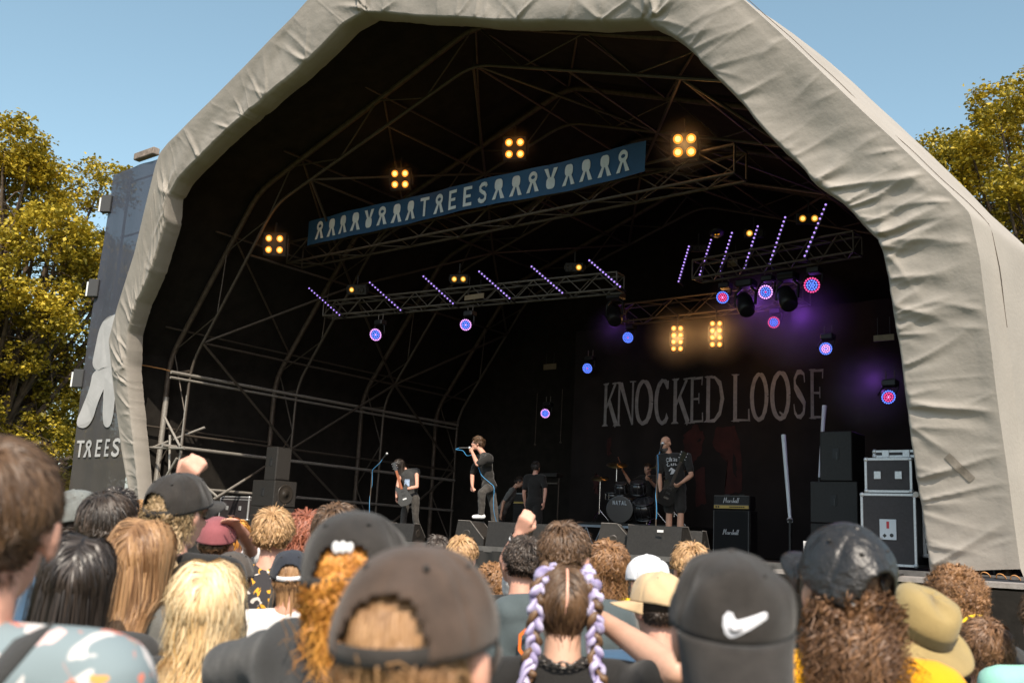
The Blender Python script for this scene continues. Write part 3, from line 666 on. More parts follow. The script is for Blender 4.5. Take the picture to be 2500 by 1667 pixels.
# ------------------------------------------------------------------ side banner and tower on the left
def side_banner():
    Y = 13.6; x0, x1 = -25.62, -22.9; z0, z1 = 1.2, 11.25
    root = empty('side_banner', ((x0+x1)/2, Y, 0), 'tall blue grey mesh banner with a white tree shape beside the canopy', 'banner')
    n, k = 40, 80; V = []
    yy = lambda x, z: Y+.03*math.sin((x-x0)*2.2+z*.12)+.012*math.sin(x*7+z*.3)+.010*(1-abs(math.sin(z*2.1+x*.5)))**3
    ed = lambda z: .06*math.sin(z*.7+.4)
    for i in range(n+1):
        for j in range(k+1):
            z = lerp(z0, z1, j/k); x = lerp(x0+ed(z)*(1-i/n), x1, i/n); V.append((x, yy(x, z), z))
    Fq = [(i*(k+1)+j, (i+1)*(k+1)+j, (i+1)*(k+1)+j+1, i*(k+1)+j+1) for i in range(n) for j in range(k)]
    m = mat('mesh_scrim', (.12, .125, .135), .8, bump=.2, bscale=200); nt_ = m.node_tree; b = nt_.nodes['Principled BSDF']
    tc = nt_.nodes.new('ShaderNodeTexCoord'); sx = nt_.nodes.new('ShaderNodeSeparateXYZ'); rp = nt_.nodes.new('ShaderNodeValToRGB'); mr = nt_.nodes.new('ShaderNodeMapRange')
    mr.inputs['From Min'].default_value = z0; mr.inputs['From Max'].default_value = z1
    nt_.links.new(tc.outputs['Object'], sx.inputs[0]); nt_.links.new(sx.outputs['Z'], mr.inputs['Value']); nt_.links.new(mr.outputs[0], rp.inputs[0]); nt_.links.new(rp.outputs[0], b.inputs['Base Color'])
    e = rp.color_ramp.elements; e[0].position = .2; e[0].color = (.055, .050, .045, 1); e[1].position = .8; e[1].color = (.042, .052, .076, 1)   # warm grey at the bottom, turning blue towards the top
    b.inputs['Alpha'].default_value = .93
    link_mesh('cloth', npmesh('cloth', V, Fq), m, root, True)
    mw = mat('scrim_white', (.37, .37, .365), .85, var=.10, vscale=2)
    # white tree shape, partly behind the canopy
    gx0, gx1, gz0, gz1 = onY(190, 1040, Y).x, onY(190, 1040, Y).x+2.55, onY(235, 1045, Y).z, onY(260, 772, Y).z
    def chaikin(P, k=3):
        for _ in range(k): P = [pt for i in range(len(P)) for pt in ((lerp(P[i][0], P[(i+1) % len(P)][0], .25), lerp(P[i][1], P[(i+1) % len(P)][1], .25)), (lerp(P[i][0], P[(i+1) % len(P)][0], .75), lerp(P[i][1], P[(i+1) % len(P)][1], .75)))]
        return P
    def dense(P, n_=10):
        out = []
        for i, p in enumerate(P):
            q = P[(i+1) % len(P)]
            for t in range(n_): out.append((lerp(p[0], q[0], t/n_), lerp(p[1], q[1], t/n_)))
        return out
    fn = lambda u, v, w: Vector((lerp(gx0, gx1, u), yy(lerp(gx0, gx1, u), lerp(gz0, gz1, v))-.03-w, lerp(gz0, gz1, v)))
    for P in ([[(.16, .93), (.36, 1.0), (.62, .99), (.62, .50), (.4, .54), (.22, .50), (.10, .58), (.13, .72)], [(.14, .52), (.62, .56), (.56, .46), (.40, .30), (.24, .0), (-.06, .02), (.08, .25), (.14, .4)], [(.40, .50), (.66, .50), (.74, 0), (.50, 0), (.46, .25)]],):
        for q in P: MB().prism(chaikin(q), fn, .004).build('tree_shape', mw, root)
    zb, zt_ = onY(240, 1115, Y).z, onY(245, 1073, Y).z
    for ch, a, b_ in (('T', 186, 204), ('h', 204, 226), ('E', 234, 251), ('E', 258, 274), ('S', 277, 297)):
        xa, xb = onY(a, 1100, Y).x, onY(b_, 1100, Y).x
        fn2 = lambda u, v, w: Vector((lerp(xa, xb, u), yy(lerp(xa, xb, u), zb)-.03-w, lerp(zb, zt_, v)))
        glyph(tree_glyph(True) if ch == 'h' else LET[ch], fn2, 'letter', mw, root)
    return root
side_banner()
tower = empty('speaker_tower', (-24.2, 14.6, 0), 'scaffold tower behind the tall side banner with timbers on top', 'tower')
for x in (-25.3, -23.0):
    for y in (14.0, 15.6): MB().tube((x, y, 0), (x, y, 11.3), .04, n=8).build('standard', M_steel, tower)
for z in (1.5, 3.5, 5.5, 7.5, 9.5, 11.1):
    for y in (14.0, 15.6): MB().tube((-25.4, y, z), (-22.9, y, z), .03, n=6).build('ledger', M_steel, tower)
M_wood = mat('weathered_timber', (.22, .18, .15), .8, var=.5, vscale=7)
for px_, w_ in ((327, .3), (358, .34)):
    q = onY(px_, 386, 13.4); MB().box((q.x+.35, 13.55+(.6 if px_ > 340 else 0), q.z+.08), (.95, .2, .2), bevel=.02).build('timber', M_wood, tower)
M_flood = mat('flood_glass', (.62, .63, .62), .25)
for k, (px, py, s_) in enumerate(((252, 499, 38), (221, 704, 36), (184, 924, 38))):
    q = onY(px, py, 13.5); fl = empty('floodlight', q, f'{["highest", "middle", "lowest"][k]} of three grey floodlights on the outer edge of the side banner', 'floodlight', 'floodlights on the tower')
    MB().box(q+Vector((.1, .05, 0)), (.3, .16, .5), rz=.5, bevel=.02).build('housing', mat('flood_housing', (.05, .05, .05), .5), fl)
    MB().box(q+Vector((.02, -.05, -.03)), (.16, .02, .4), rz=.5).build('glass', M_flood, fl)
    MB().tube(q+Vector((.1, .1, .1)), (-25.3, 14.0, q.z+.1), .02, n=6).build('arm', M_steel, fl)
# ------------------------------------------------------------------ speakers, amps and cases
M_cab = mat('speaker_paint', (.022, .020, .018), .5, var=.3, vscale=30, bump=.3, bscale=260, spec=.35)
M_grille = mat('speaker_grille', (.03, .027, .024), .6, bump=.5, bscale=400)
M_cone = mat('speaker_cone', (.035, .03, .025), .35)
def handle(c, n_axis, parent, w=.1, h=.14):
    if n_axis == 'y': MB().box(c, (w, .012, h), bevel=.004).build('handle_recess', M_headblack, parent)
    else: MB().box(c, (.012, w, h), bevel=.004).build('handle_recess', M_headblack, parent)
def sidefill(name, label, x0, x1, y0, y1, z0, z1, cone, face=1, group='side fill speakers'):
    root = empty(name, ((x0+x1)/2, (y0+y1)/2, z0), label, 'speaker', group); c = ((x0+x1)/2, (y0+y1)/2, (z0+z1)/2)
    MB().box(c, (x1-x0, y1-y0, z1-z0-.006), bevel=.012).build('cabinet', M_cab, root)
    xs = x1 if face > 0 else x0; nx = face
    g = MB().box((xs+nx*.004, c[1], c[2]), (.012, (y1-y0)*.93, (z1-z0)*.92), bevel=.004).build('grille', M_grille, root)
    M = facing(Vector((xs+nx*.012, c[1], c[2])), (nx, 0, 0)); r = min(y1-y0, z1-z0)*.33
    if cone: MB().lathe([(r*1.1, 0), (r*1.05, .01), (r*.95, .004), (r*.4, -.002), (r*.36, .012), (.001, .02)], 28, M).build('cone', M_cone, g)
    MB().box(((x0+x1)/2, y0-.003, (z0+z1)/2+(z1-z0)*.05), (.11, .008, .17), bevel=.003).build('handle_recess', M_headblack, root)
    MB().box(((x0+x1)/2+.02, y0-.009, (z0+z1)/2), (.03, .01, .12), bevel=.003).build('handle', M_blackplastic, root)
    return root
cx = onY(660, 1290, 13.9); Xc_ = cx.x; xa = onY(612, 1230, 13.9).x; yb = onX(721, 1230, Xc_).y
z2, z1_ = FZ+.002, onY(660, 1236, 13.9).z; z0t = onY(660, 1171, 13.9).z
sidefill('side_fill_speaker', 'bottom black bass speaker of the stack left of the guitarist', xa, Xc_, 13.9, yb, z2, z1_, True)
sidefill('side_fill_speaker', 'middle black bass speaker with a visible round cone in the left stack', xa, Xc_, 13.9, yb, z1_, z0t, True)
zt2 = onY(675, 1090, 14.0).z
sidefill('side_fill_speaker', 'tall narrow speaker on top of the left stack', xa+.28, Xc_-.1, 13.97, yb-.15, z0t, zt2, False)
# right stack, seen from its side in the dark
xr0, xr1 = onY(1978, 1230, 15.2).x, onY(2094, 1230, 15.2).x
zA, zB_, zC_ = onY(2030, 1277, 15.2).z, onY(2030, 1174, 15.2).z, onY(2030, 1052, 15.2).z
sidefill('side_fill_speaker', 'bottom speaker of the dark stack behind the leather cap', xr0, xr1, 15.2, 16.0, FZ+.002, zA, False, -1)
sidefill('side_fill_speaker', 'middle speaker of the dark stack beside the flight cases', xr0, xr1, 15.2, 16.0, zA, zB_, False, -1)
sidefill('side_fill_speaker', 'narrow top speaker of the dark stack beside the flight cases', onY(2002, 1120, 15.2).x, onY(2080, 1120, 15.2).x, 15.2, 15.8, zB_, zC_, False, -1)
def flight_case(label, x0, x1, y0, y1, z0, z1, lid=None, plate=False):
    root = empty('flight_case', ((x0+x1)/2, (y0+y1)/2, z0), label, 'flight case', 'black flight cases with silver edges'); c = ((x0+x1)/2, (y0+y1)/2, (z0+z1)/2); sx, sy, sz = x1-x0, y1-y0, z1-z0
    mp = mat('case_laminate', (.035, .030, .032), .5, var=.2, vscale=30, bump=.2, bscale=200)
    MB().box(c, (sx-.012, sy-.012, sz-.008)).build('panel', mp, root); e = .034
    for a in (x0+e/2, x1-e/2):
        for b_ in (y0+e/2, y1-e/2): MB().box((a, b_, c[2]), (e, e, sz-.01), bevel=.004).build('edge_strip', M_alu, root)
    for zz in (z0+e/2+.003, z1-e/2-.003):
        for b_ in (y0+e/2, y1-e/2): MB().box((c[0], b_, zz), (sx-2*e, e*.96, e), bevel=.004).build('edge_strip', M_alu, root)
        for a in (x0+e/2, x1-e/2): MB().box((a, c[1], zz), (e*.96, sy-2*e, e), bevel=.004).build('edge_strip', M_alu, root)
    for a in (x0, x1):
        for b_ in (y0, y1):
            for zz in (z0, z1): MB().ball((a+(.02 if a == x0 else -.02), b_+(.02 if b_ == y0 else -.02), zz+(.024 if zz == z0 else -.024)), .034, 10, 6).build('ball_corner', M_alu, root)
    if lid: MB().box((c[0], c[1], z1-lid), (sx+.004, sy+.004, .02)).build('lid_seam', M_alu, root)
    for t in (.28, .72):
        q = (lerp(x0, x1, t), y0-.004, lerp(z0, z1, .5)); 
        if plate is False: MB().box(q, (.09, .012, .1), bevel=.004).build('latch', M_alu, root)
    if plate:
        q = Vector((lerp(x0, x1, .5), y0-.006, lerp(z0, z1, .5))); w_, h_ = sx*.3, sz*.28
        pl = MB().box(q, (w_, .01, h_), bevel=.003).build('label_plate', mat('label_card', (.55, .60, .64), .5), root)
        MB().box(q+Vector((.0, -.006, h_*.22)), (w_*.16, .003, h_*.34)).build('red_print', mat('red_print', (.45, .04, .05), .6), pl)
        MB().box(q+Vector((-w_*.2, -.006, -h_*.3)), (w_*.18, .003, w_*.18), M=Matrix.Rotation(math.pi/4, 3, 'Y')).build('diamond_mark', M_blackplastic, pl)
        MB().lathe([(w_*.12, 0), (.001, .001)], 8, facing(q+Vector((w_*.22, -.006, -h_*.28)), (0, -1, 0))).build('round_mark', M_blackplastic, pl)
    return root
YC = 13.05
x0, x1 = onY(2103, 1380, YC).x, onY(2240, 1380, YC).x; zt1 = onY(2160, 1203, YC).z
flight_case('largest flight case with a white label card, standing by the right canopy leg', x0, x1, YC, YC+.75, FZ+.03, zt1, plate=True)
xa2, xb2 = onY(2111, 1196, YC+.02).x, onY(2228, 1196, YC+.02).x; zl0, zl1 = zt1+.003, onY(2160, 1116, YC).z
flight_case('flight case stacked on the one with the label card', xa2, xb2, YC+.02, YC+.62, zl0, zl1)
flight_case('shallow flight case lying on top of the right hand case stack', xa2+.08, xb2+.07, YC+.12, YC+.7, zl1+.003, zl1+.11)
xc0 = onY(2252, 1300, 13.3).x
cs3 = flight_case('flight case with square silver latches half behind the right canopy leg', xc0, xc0+.62, 13.3, 13.9, FZ+.16, onY(2260, 1224, 13.3).z)
for z in (.15, .45, .72):
    for x in (.08, .2):
        q = Vector((xc0+x, 13.29, lerp(FZ+.16, onY(2260, 1224, 13.3).z, z))); MB().box(q, (.10, .014, .16), bevel=.004).build('latch', M_alu, cs3); MB().box(q+Vector((0, -.008, 0)), (.06, .012, .11), bevel=.003).build('latch_cup', M_headblack, cs3)
xl0, xl1 = onY(535, 1240, 14.6).x, onY(606, 1240, 14.6).x
flight_case('small flight case beside the left speaker stack', xl0, xl1, 14.6, 15.2, FZ+.25, onY(560, 1210, 14.6).z, lid=.08)
dol = empty('dolly', ((xl0+xl1)/2, 14.9, FZ), 'low wheeled dolly under the small left flight case', 'dolly')
MB().box(((xl0+xl1)/2, 14.9, FZ+.19), (xl1-xl0+.05, .66, .1)).build('board', M_cab, dol)
for a in (xl0+.06, xl1-.06):
    for b_ in (14.66, 15.14): MB().lathe([(.001, -.02), (.06, -.02), (.07, 0), (.06, .02), (.001, .02)], 12, facing(Vector((a, b_, FZ+.075)), (1, 0, 0))).build('castor', M_blackplastic, dol)
bx0, bx1 = onY(676, 1290, 13.3).x, onY(792, 1290, 13.3).x
lowbox = empty('low_speaker', ((bx0+bx1)/2, 13.6, FZ), 'flat black floor speaker with a scrap of white tape, left of the guitarist', 'speaker')
MB().box(((bx0+bx1)/2, 13.6, (FZ+onY(730, 1258, 13.3).z)/2), (bx1-bx0, .6, onY(730, 1258, 13.3).z-FZ), bevel=.015).build('cabinet', M_cab, lowbox)
MB().box((lerp(bx0, bx1, .25), 13.297, onY(700, 1262, 13.3).z), (.06, .006, .03)).build('tape', M_white, lowbox)
# ------------------------------------------------------------------ floor monitors
def wedge(label, px, py_b, Y, w, h, d, rz, hole=True):
    p = onY(px, py_b, Y); loc = Vector((p.x, Y, FZ+.002)); root = empty('floor_monitor', loc, label, 'floor monitor', 'floor monitors along the stage edge', rz=rz)
    prof = [(-d*.5, 0), (d*.5, 0), (d*.5, h*.28), (d*.02, h), (-d*.38, h)]     # local y towards the player
    b = MB(); n = len(prof); V = [(-w/2, y, z) for y, z in prof]+[(w/2, y, z) for y, z in prof]
    b.add(V, [tuple(range(n)), tuple(range(n, 2*n))[::-1]]+[(i, n+i, n+(i+1) % n, (i+1) % n) for i in range(n)])
    b.build('cabinet', M_cab, root, False)
    e = M_blackplastic
    for s_ in (-1, 1):
        for i in (2, 3):
            p0, p1 = Vector((s_*w/2, *prof[i])), Vector((s_*w/2, *prof[(i+1) % n])); MB().tube(p0, p1, .009, n=5).build('edge_trim', mat('pale_edge', (.14, .13, .12), .5, var=.4, vscale=30), root, False)  # edges a little paler than the cabinet
    q0, q1 = Vector((0, d*.49, h*.30)), Vector((0, d*.04, h*.97)); c = (q0+q1)/2; nn = Vector((0, q1.z-q0.z, -(q1.y-q0.y))).normalized()
    M = facing(c+nn*.004, nn); MB().box(c+nn*.004, (w*.9, (q1-q0).length*.92, .012), M=M.to_3x3() @ Matrix.Rotation(0, 3, 'Z')).build('grille', M_grille, root, False)
    if hole:
        for s_ in (-1, 1):
            Mh = facing(Vector((s_*(w/2+.001), -d*.08, h*.45)), (s_, 0, 0)); MB().lathe([(.075, 0), (.07, .006), (.05, .002), (.001, -.0)], 18, Mh).build('port', M_cone, root, False)
    return root
wedge('floor monitor under the singer\'s raised foot', 1160, 1322, 13.35, .62, .40, .55, -1.25)
wedge('floor monitor behind the raised fist, right of the singer\'s foot', 1250, 1324, 13.25, .70, .40, .55, .12)
wedge('floor monitor showing its round port, by the drum riser edge', 1322, 1328, 13.6, .42, .40, .55, .2)
wedge('floor monitor turned sideways in front of the drum kit', 1507, 1342, 13.0, .50, .43, .6, -1.1)
wedge('wide floor monitor with white tape in front of the bald guitarist', 1612, 1346, 12.95, .84, .42, .55, .1)
wedge('floor monitor with a round port right of the bald guitarist', 1693, 1340, 13.35, .36, .38, .55, .25)
wedge('small floor monitor before the long haired guitarist\'s feet', 995, 1300, 13.6, .5, .32, .45, .2)
q = onY(1612, 1296, 12.66); tp = empty('tape_label', q, 'white tape label on the rim of the wide floor monitor', 'tape'); MB().box(q, (.10, .006, .035)).build('tape', M_white, tp)
# ------------------------------------------------------------------ guitar amplifier stack
SCRIPT = [[(0, 0), (.03, 1), (.085, .3), (.15, 1), (.17, .05), (.21, .08)], [(.34, .42), (.28, .5), (.24, .3), (.27, .05), (.33, .15), (.35, .45), (.36, .05)], [(.40, .45), (.41, .05), (.41, .35), (.47, .48)], [(.56, .42), (.51, .45), (.52, .3), (.56, .2), (.54, .04), (.49, .08)], [(.62, .95), (.61, .05), (.63, .38), (.67, .42), (.68, .05)], [(.79, .42), (.74, .5), (.72, .25), (.75, .05), (.79, .2), (.80, .45), (.81, .05)], [(.87, .95), (.85, .05), (.89, .1)], [(.95, .95), (.92, .05), (1.0, .12)]]
def script_logo(c, w, h, parent, m):
    b = MB()
    for s_ in SCRIPT:
        for P in thick([(x+y*.06, y) for x, y in s_], .038): b.prism(P, lambda u, v, t: Vector((c.x+(u-.5)*w, c.y-t, c.z+(v-.4)*h)), .004)
    tag(b.build('script_logo', m, parent), kind='stuff')
YA = 18.5; ax0, ax1 = onY(1740, 1300, YA).x, onY(1831, 1300, YA).x; zc = onY(1785, 1243, YA).z
def amp_cab():
    root = empty('speaker_cabinet', ((ax0+ax1)/2, YA, FZ), 'black guitar cabinet with a white script logo, under the amplifier head', 'amplifier'); c = ((ax0+ax1)/2, YA+.18, (FZ+.01+zc)/2); w = ax1-ax0
    MB().box(c, (w, .36, zc-FZ-.02), bevel=.02).build('cabinet', M_cab, root)
    g = MB().box((c[0], YA-.003, c[2]), (w*.92, .02, (zc-FZ)*.92)).build('grille_cloth', mat('amp_cloth', (.012, .012, .012), .9, bump=.4, bscale=300), root)
    for s_ in (-1, 1): MB().box((c[0]+s_*w*.465, YA-.012, c[2]), (.01, .012, (zc-FZ)*.93)).build('piping', mat('amp_piping', (.16, .16, .15), .6), root)
    script_logo(Vector((c[0], YA-.016, lerp(FZ, zc, .52))), w*.42, .11, root, M_white)
    head = empty('guitar_amplifier', (c[0], YA, zc), 'guitar amplifier head with a gold control panel and white script logo', 'amplifier'); zh = onY(1785, 1208, YA).z; hc = (zc+zh)/2; hh = zh-zc
    MB().box((c[0], YA+.14, hc), (w*.98, .28, hh-.004), bevel=.02).build('cabinet', M_cab, head)
    gp = MB().box((c[0], YA-.004, zc+hh*.17), (w*.93, .016, hh*.22)).build('control_panel', mat('gold_panel', (.50, .34, .10), .4, metal=.4), head)
    for k in range(8): MB().lathe([(.013, 0), (.012, .018), (.001, .02)], 10, facing(Vector((c[0]-.02+k*.042, YA-.012, zc+hh*.17)), (0, -1, 0))).build('knob', M_blackplastic, gp)
    for k in range(2): MB().box((c[0]-w*.4+k*.05, YA-.016, zc+hh*.17), (.03, .012, .035)).build('switch', M_blackplastic, gp)
    for zz in (zc+hh*.32, zh-hh*.06): MB().box((c[0], YA-.006, zz), (w*.93, .012, .008)).build('piping', mat('amp_piping', (.16, .16, .15), .6), head)
    script_logo(Vector((c[0], YA-.010, zc+hh*.60)), w*.42, .11, head, M_white)
    for t in (.3, .7): MB().box((lerp(ax0, ax1, t), YA+.14, zh+.01), (.1, .05, .02)).build('handle', M_blackplastic, head)
amp_cab()
def small_amp(px0, px1, pt, pb, Y, label, panel):
    x0, x1 = onY(px0, pb, Y).x, onY(px1, pb, Y).x; zb, zt_ = onY(px0, pb, Y).z, onY(px0, pt, Y).z; w = x1-x0; c = ((x0+x1)/2, Y+.15, (zb+zt_)/2)
    root = empty('combo_amp', (c[0], Y, zb), label, 'amplifier')
    MB().box(c, (w, .3, zt_-zb), bevel=.015).build('cabinet', M_cab, root)
    for zz in (zb+.02, zt_-.02): MB().box((c[0], Y-.004, zz), (w*.94, .01, .012)).build('piping', M_alu, root)
    if panel: MB().box((c[0], Y-.006, lerp(zb, zt_, .14)), (w*.85, .014, (zt_-zb)*.16)).build('control_panel', mat('gold_panel', (.50, .34, .10), .4, metal=.4), root)
    MB().box((c[0], Y+.15, (FZ+zb)/2), (w*.98, .3, zb-FZ-.004), bevel=.01).build('lower_cabinet', M_cab, root)
    MB().box((c[0], Y-.003, (FZ+zb)/2), (w*.9, .012, (zb-FZ)*.85)).build('grille_cloth', M_grille, root)
small_amp(1253, 1280, 1202, 1230, 18.8, 'small amplifier with an orange panel behind the singer', True)
# ------------------------------------------------------------------ drum riser and kit
ks = onY(1515, 1244, 18.9); RX = ks.x; RZ = ks.z-.30
riser = empty('drum_riser', (RX+.3, 19.4, FZ), 'low drum riser with a blue grey lattice edge', 'riser')
MB().box((RX+.2, 19.6, RZ-.03), (2.9, 2.2, .06)).build('deck', M_cab, riser)
mrs = mat('riser_rail', (.30, .36, .42), .5, metal=.3)
for z in (RZ-.08, FZ+.06): MB().box((RX+.2, 18.47, z), (2.9, .05, .05)).build('rail', mrs, riser)
for i in range(14):
    a, b_ = (FZ+.08, RZ-.1) if i % 2 == 0 else (RZ-.1, FZ+.08)
    MB().tube((RX-1.2+i*.2, 18.47, a), (RX-1.0+i*.2, 18.47, b_), .014, n=5).build('lattice_bar', mrs, riser)
M_shell = mat('drum_shell', (.02, .018, .018), .2, coat=.6); M_skin = mat('drum_skin', (.035, .035, .037), .25); M_hoop = mat('drum_hoop', (.09, .09, .09), .25, metal=.7)
M_brass = mat('cymbal_brass', (.26, .19, .09), .3, metal=.9)
kit = empty('drum_kit', (RX, 19.3, RZ), 'black drum kit with chrome stands on the riser', 'drum kit')
def drum(c, r, depth, axis, name='drum', skin=M_skin):
    M = facing(Vector(c), axis)
    o = MB().lathe([(.001, -depth/2), (r, -depth/2), (r, depth/2), (.001, depth/2)], 28, M).build(name, M_shell, kit)
    MB().lathe([(r*.97, depth/2+.004), (.001, depth/2+.006)], 28, M).build('skin', skin, o)
    for z in (-1, 1): MB().lathe([(r*1.0, z*depth/2-.02), (r*1.045, z*depth/2-.02), (r*1.045, z*depth/2+.015), (r*.97, z*depth/2+.015)], 28, M).build('hoop', M_hoop, o)
    for k in range(8):
        a = 2*math.pi*k/8; v = Vector((r*1.03*math.cos(a), r*1.03*math.sin(a), 0)); MB().tube(M @ (v+Vector((0, 0, -depth*.42))), M @ (v+Vector((0, 0, depth*.42))), .009, n=5).build('lug', M_chrome, o)
    return o
kax = (.35, -1, 0); kick = drum((RX, 18.95, RZ+.30), .29, .42, kax, 'bass_drum')
Mk = facing(Vector((RX, 18.95, RZ+.30)), kax)
xax = Vector((0, 0, 1)).cross(Vector(kax)).normalized(); kc = Mk @ Vector((0, 0, .22)); kn = Vector(kax).normalized()
for i, ch in enumerate('NATAL'):
    fn = lambda u, v, w: kc+kn*(.003+w)+xax*((i-2)*.066+(u-.5)*.052)+Vector((0, 0, .10+v*.09))
    glyph(LET[ch], fn, 'letter', mat('drum_letter', (.55, .62, .66), .5), kick)
drum((RX+.55, 19.0, RZ+.34), .24, .36, (.1, -.5, .9), 'floor_tom'); drum((RX+.35, 19.05, RZ+.80), .17, .26, (.15, -.35, .9), 'rack_tom'); drum((RX-.12, 19.1, RZ+.78), .15, .24, (.1, -.35, .9), 'rack_tom'); drum((RX-.45, 19.3, RZ+.62), .18, .15, (0, -.1, 1), 'snare')
def stand(x, y, h, r, tilt, name='cymbal'):
    p = Vector((x, y, RZ)); o = MB().tube(p+Vector((0, 0, .2)), p+Vector((0, 0, h)), .013, n=6).build('cymbal_stand', M_chrome, kit)
    for k in range(3): a = k*2.1+.4; MB().tube(p+Vector((0, 0, .3)), p+Vector((.26*math.cos(a), .26*math.sin(a), .01)), .01, n=5).build('stand_leg', M_chrome, o)
    MB().lathe([(.001, .03), (.035, .022), (.045, .006), (r, -.012), (r, -.016), (.045, .0)], 28, facing(p+Vector((0, 0, h)), (tilt, -.3, 1))).build(name, M_brass, o)
stand(RX-.62, 19.0, 1.0, .2, .15); stand(RX-.35, 19.25, 1.32, .24, .2); stand(RX+.75, 19.15, 1.28, .25, -.25); stand(RX+1.0, 19.5, 1.15, .27, -.2)
th_ = empty('drum_throne', (RX+.05, 19.95, RZ), 'round black drum stool behind the kit', 'stool'); MB().lathe([(.001, .46), (.16, .46), (.17, .49), (.15, .52), (.001, .525)], 20, Matrix.Translation((RX+.05, 19.95, RZ))).build('seat', M_cab, th_); MB().tube((RX+.05, 19.95, RZ), (RX+.05, 19.95, RZ+.47), .025, n=8).build('post', M_chrome, th_)
# keyboard on a stand far back
kb = onY(1345, 1180, 20.2); kr = empty('keyboard_stand', (kb.x, 20.2, FZ), 'dim keyboard on a thin stand left of the drum kit', 'keyboard')
MB().box((kb.x, 20.2, kb.z+.2), (.52, .3, .1), bevel=.01).build('keyboard', M_cab, kr); MB().box((kb.x, 20.1, kb.z), (.56, .05, .03)).build('shelf', M_truss, kr)
for s_ in (-1, 1): MB().tube((kb.x+s_*.24, 20.2, FZ), (kb.x+s_*.24, 20.2, kb.z+.15), .014, n=6).build('leg', M_truss_d, kr)
# streaks of sunlight on the black curtain, built as pale tubes on added posts
p0, p1 = onY(1913, 1062, 17.6), onY(1929, 1268, 17.2); tb = empty('sunlight_streak', p1, 'sunlight streak built as a pale tapering tube left of the right speaker stack', 'tube')
MB().tube(p1, p0, .030, .044, n=14).build('tube', mat('sunlight_streak_white', (.85, .87, .88), .35), tb)
MB().lathe([(.001, .0), (.05, .0), (.055, .02), (.05, .05)], 16, facing(p1, (.3, -1, -.6))).build('streak_end', M_white, tb)
MB().tube((p1.x, 17.2, FZ), p1, .03, n=8).build('added_post', M_blackplastic, tb)
p0, p1 = onY(2013, 990, 18.4), onY(2000, 1165, 18.2); tb = empty('sunlight_streak', p1, 'thin sunlight streak built as a pale tube behind the right speaker stack', 'tube')
MB().tube(p1, p0, .02, .045, n=12).build('tube', mat('sunlight_streak_white', (.75, .77, .78), .3), tb); MB().tube((p1.x, 18.2, FZ), p1, .02, n=8).build('added_post', M_blackplastic, tb)
# microphone stands
M_cable = mat('blue_cable', (.06, .28, .55), .5)
def mic_stand(base_px, base_Y, top, boom, label):
    b = onY(base_px[0], base_px[1], base_Y); b = Vector((b.x, base_Y, FZ)); root = empty('microphone_stand', b, label, 'microphone stand', 'microphone stands')
    t = Vector((b.x+.0, base_Y, top)); MB().tube(b, t, .012, n=8).build('pole', M_truss_d, root)
    MB().lathe([(.001, .03), (.11, .02), (.13, 0)], 20, Matrix.Translation(b)).build('base', M_blackpaint, root)
    e = Vector(boom); MB().tube(t-(e-t)*.15, e, .009, n=6).build('boom', M_truss_d, root)
    d = (e-t).normalized(); MB().tube(e, e+d*.14, .014, .02, n=8).build('microphone', M_blackplastic, root); MB().ball(e+d*.16, .027, 10, 8).build('mic_grille', M_alu, root)
    pts = [e]+[e.lerp(t, k/4)+Vector((.02*math.sin(k*2), -.02, -.03*math.sin(k))) for k in range(1, 5)]+[Vector((t.x+.025*math.sin(k*1.4), t.y-.025*math.cos(k*1.2), lerp(t.z, FZ+.03, k/10))) for k in range(1, 11)]
    MB().path(pts, .006, 5).build('cable', M_cable, root)
tp_ = onY(912, 1150, 14.6); mic_stand((898, 1290), 14.6, tp_.z, onY(934, 1120, 14.6), 'microphone on a boom stand with blue cable beside the long haired guitarist')
tp_ = onY(1606, 1112, 14.1); mic_stand((1600, 1330), 14.1, tp_.z-.02, onY(1611, 1100, 14.18), 'microphone on a straight stand in front of the bald guitarist')
btl = onY(1395, 1270, 16.5); bt = empty('water_bottle', (btl.x, 16.5, FZ), 'clear water bottle standing on the stage floor', 'bottle')
MB().lathe([(.001, 0), (.033, .003), (.035, .05), (.033, .15), (.02, .19), (.013, .2), (.013, .22)], 14, Matrix.Translation((btl.x, 16.5, FZ+.003))).build('body', mat('clear_plastic', (.5, .55, .58), .15), bt); MB().lathe([(.015, .215), (.015, .235), (.001, .236)], 10, Matrix.Translation((btl.x, 16.5, FZ+.003))).build('cap', M_white, bt)
q = onY(1967, 1325, 12.9); cup = empty('white_post', (q.x, 12.9, FZ), 'short white post at the stage edge above the leather cap', 'post'); MB().lathe([(.001, .3), (.03, .3), (.03, .0)], 12, Matrix.Translation((q.x, 12.9, FZ))).build('post', M_white, cup); MB().lathe([(.05, .012), (.05, 0)], 12, Matrix.Translation((q.x, 12.9, FZ+.002))).build('base', M_blackplastic, cup)

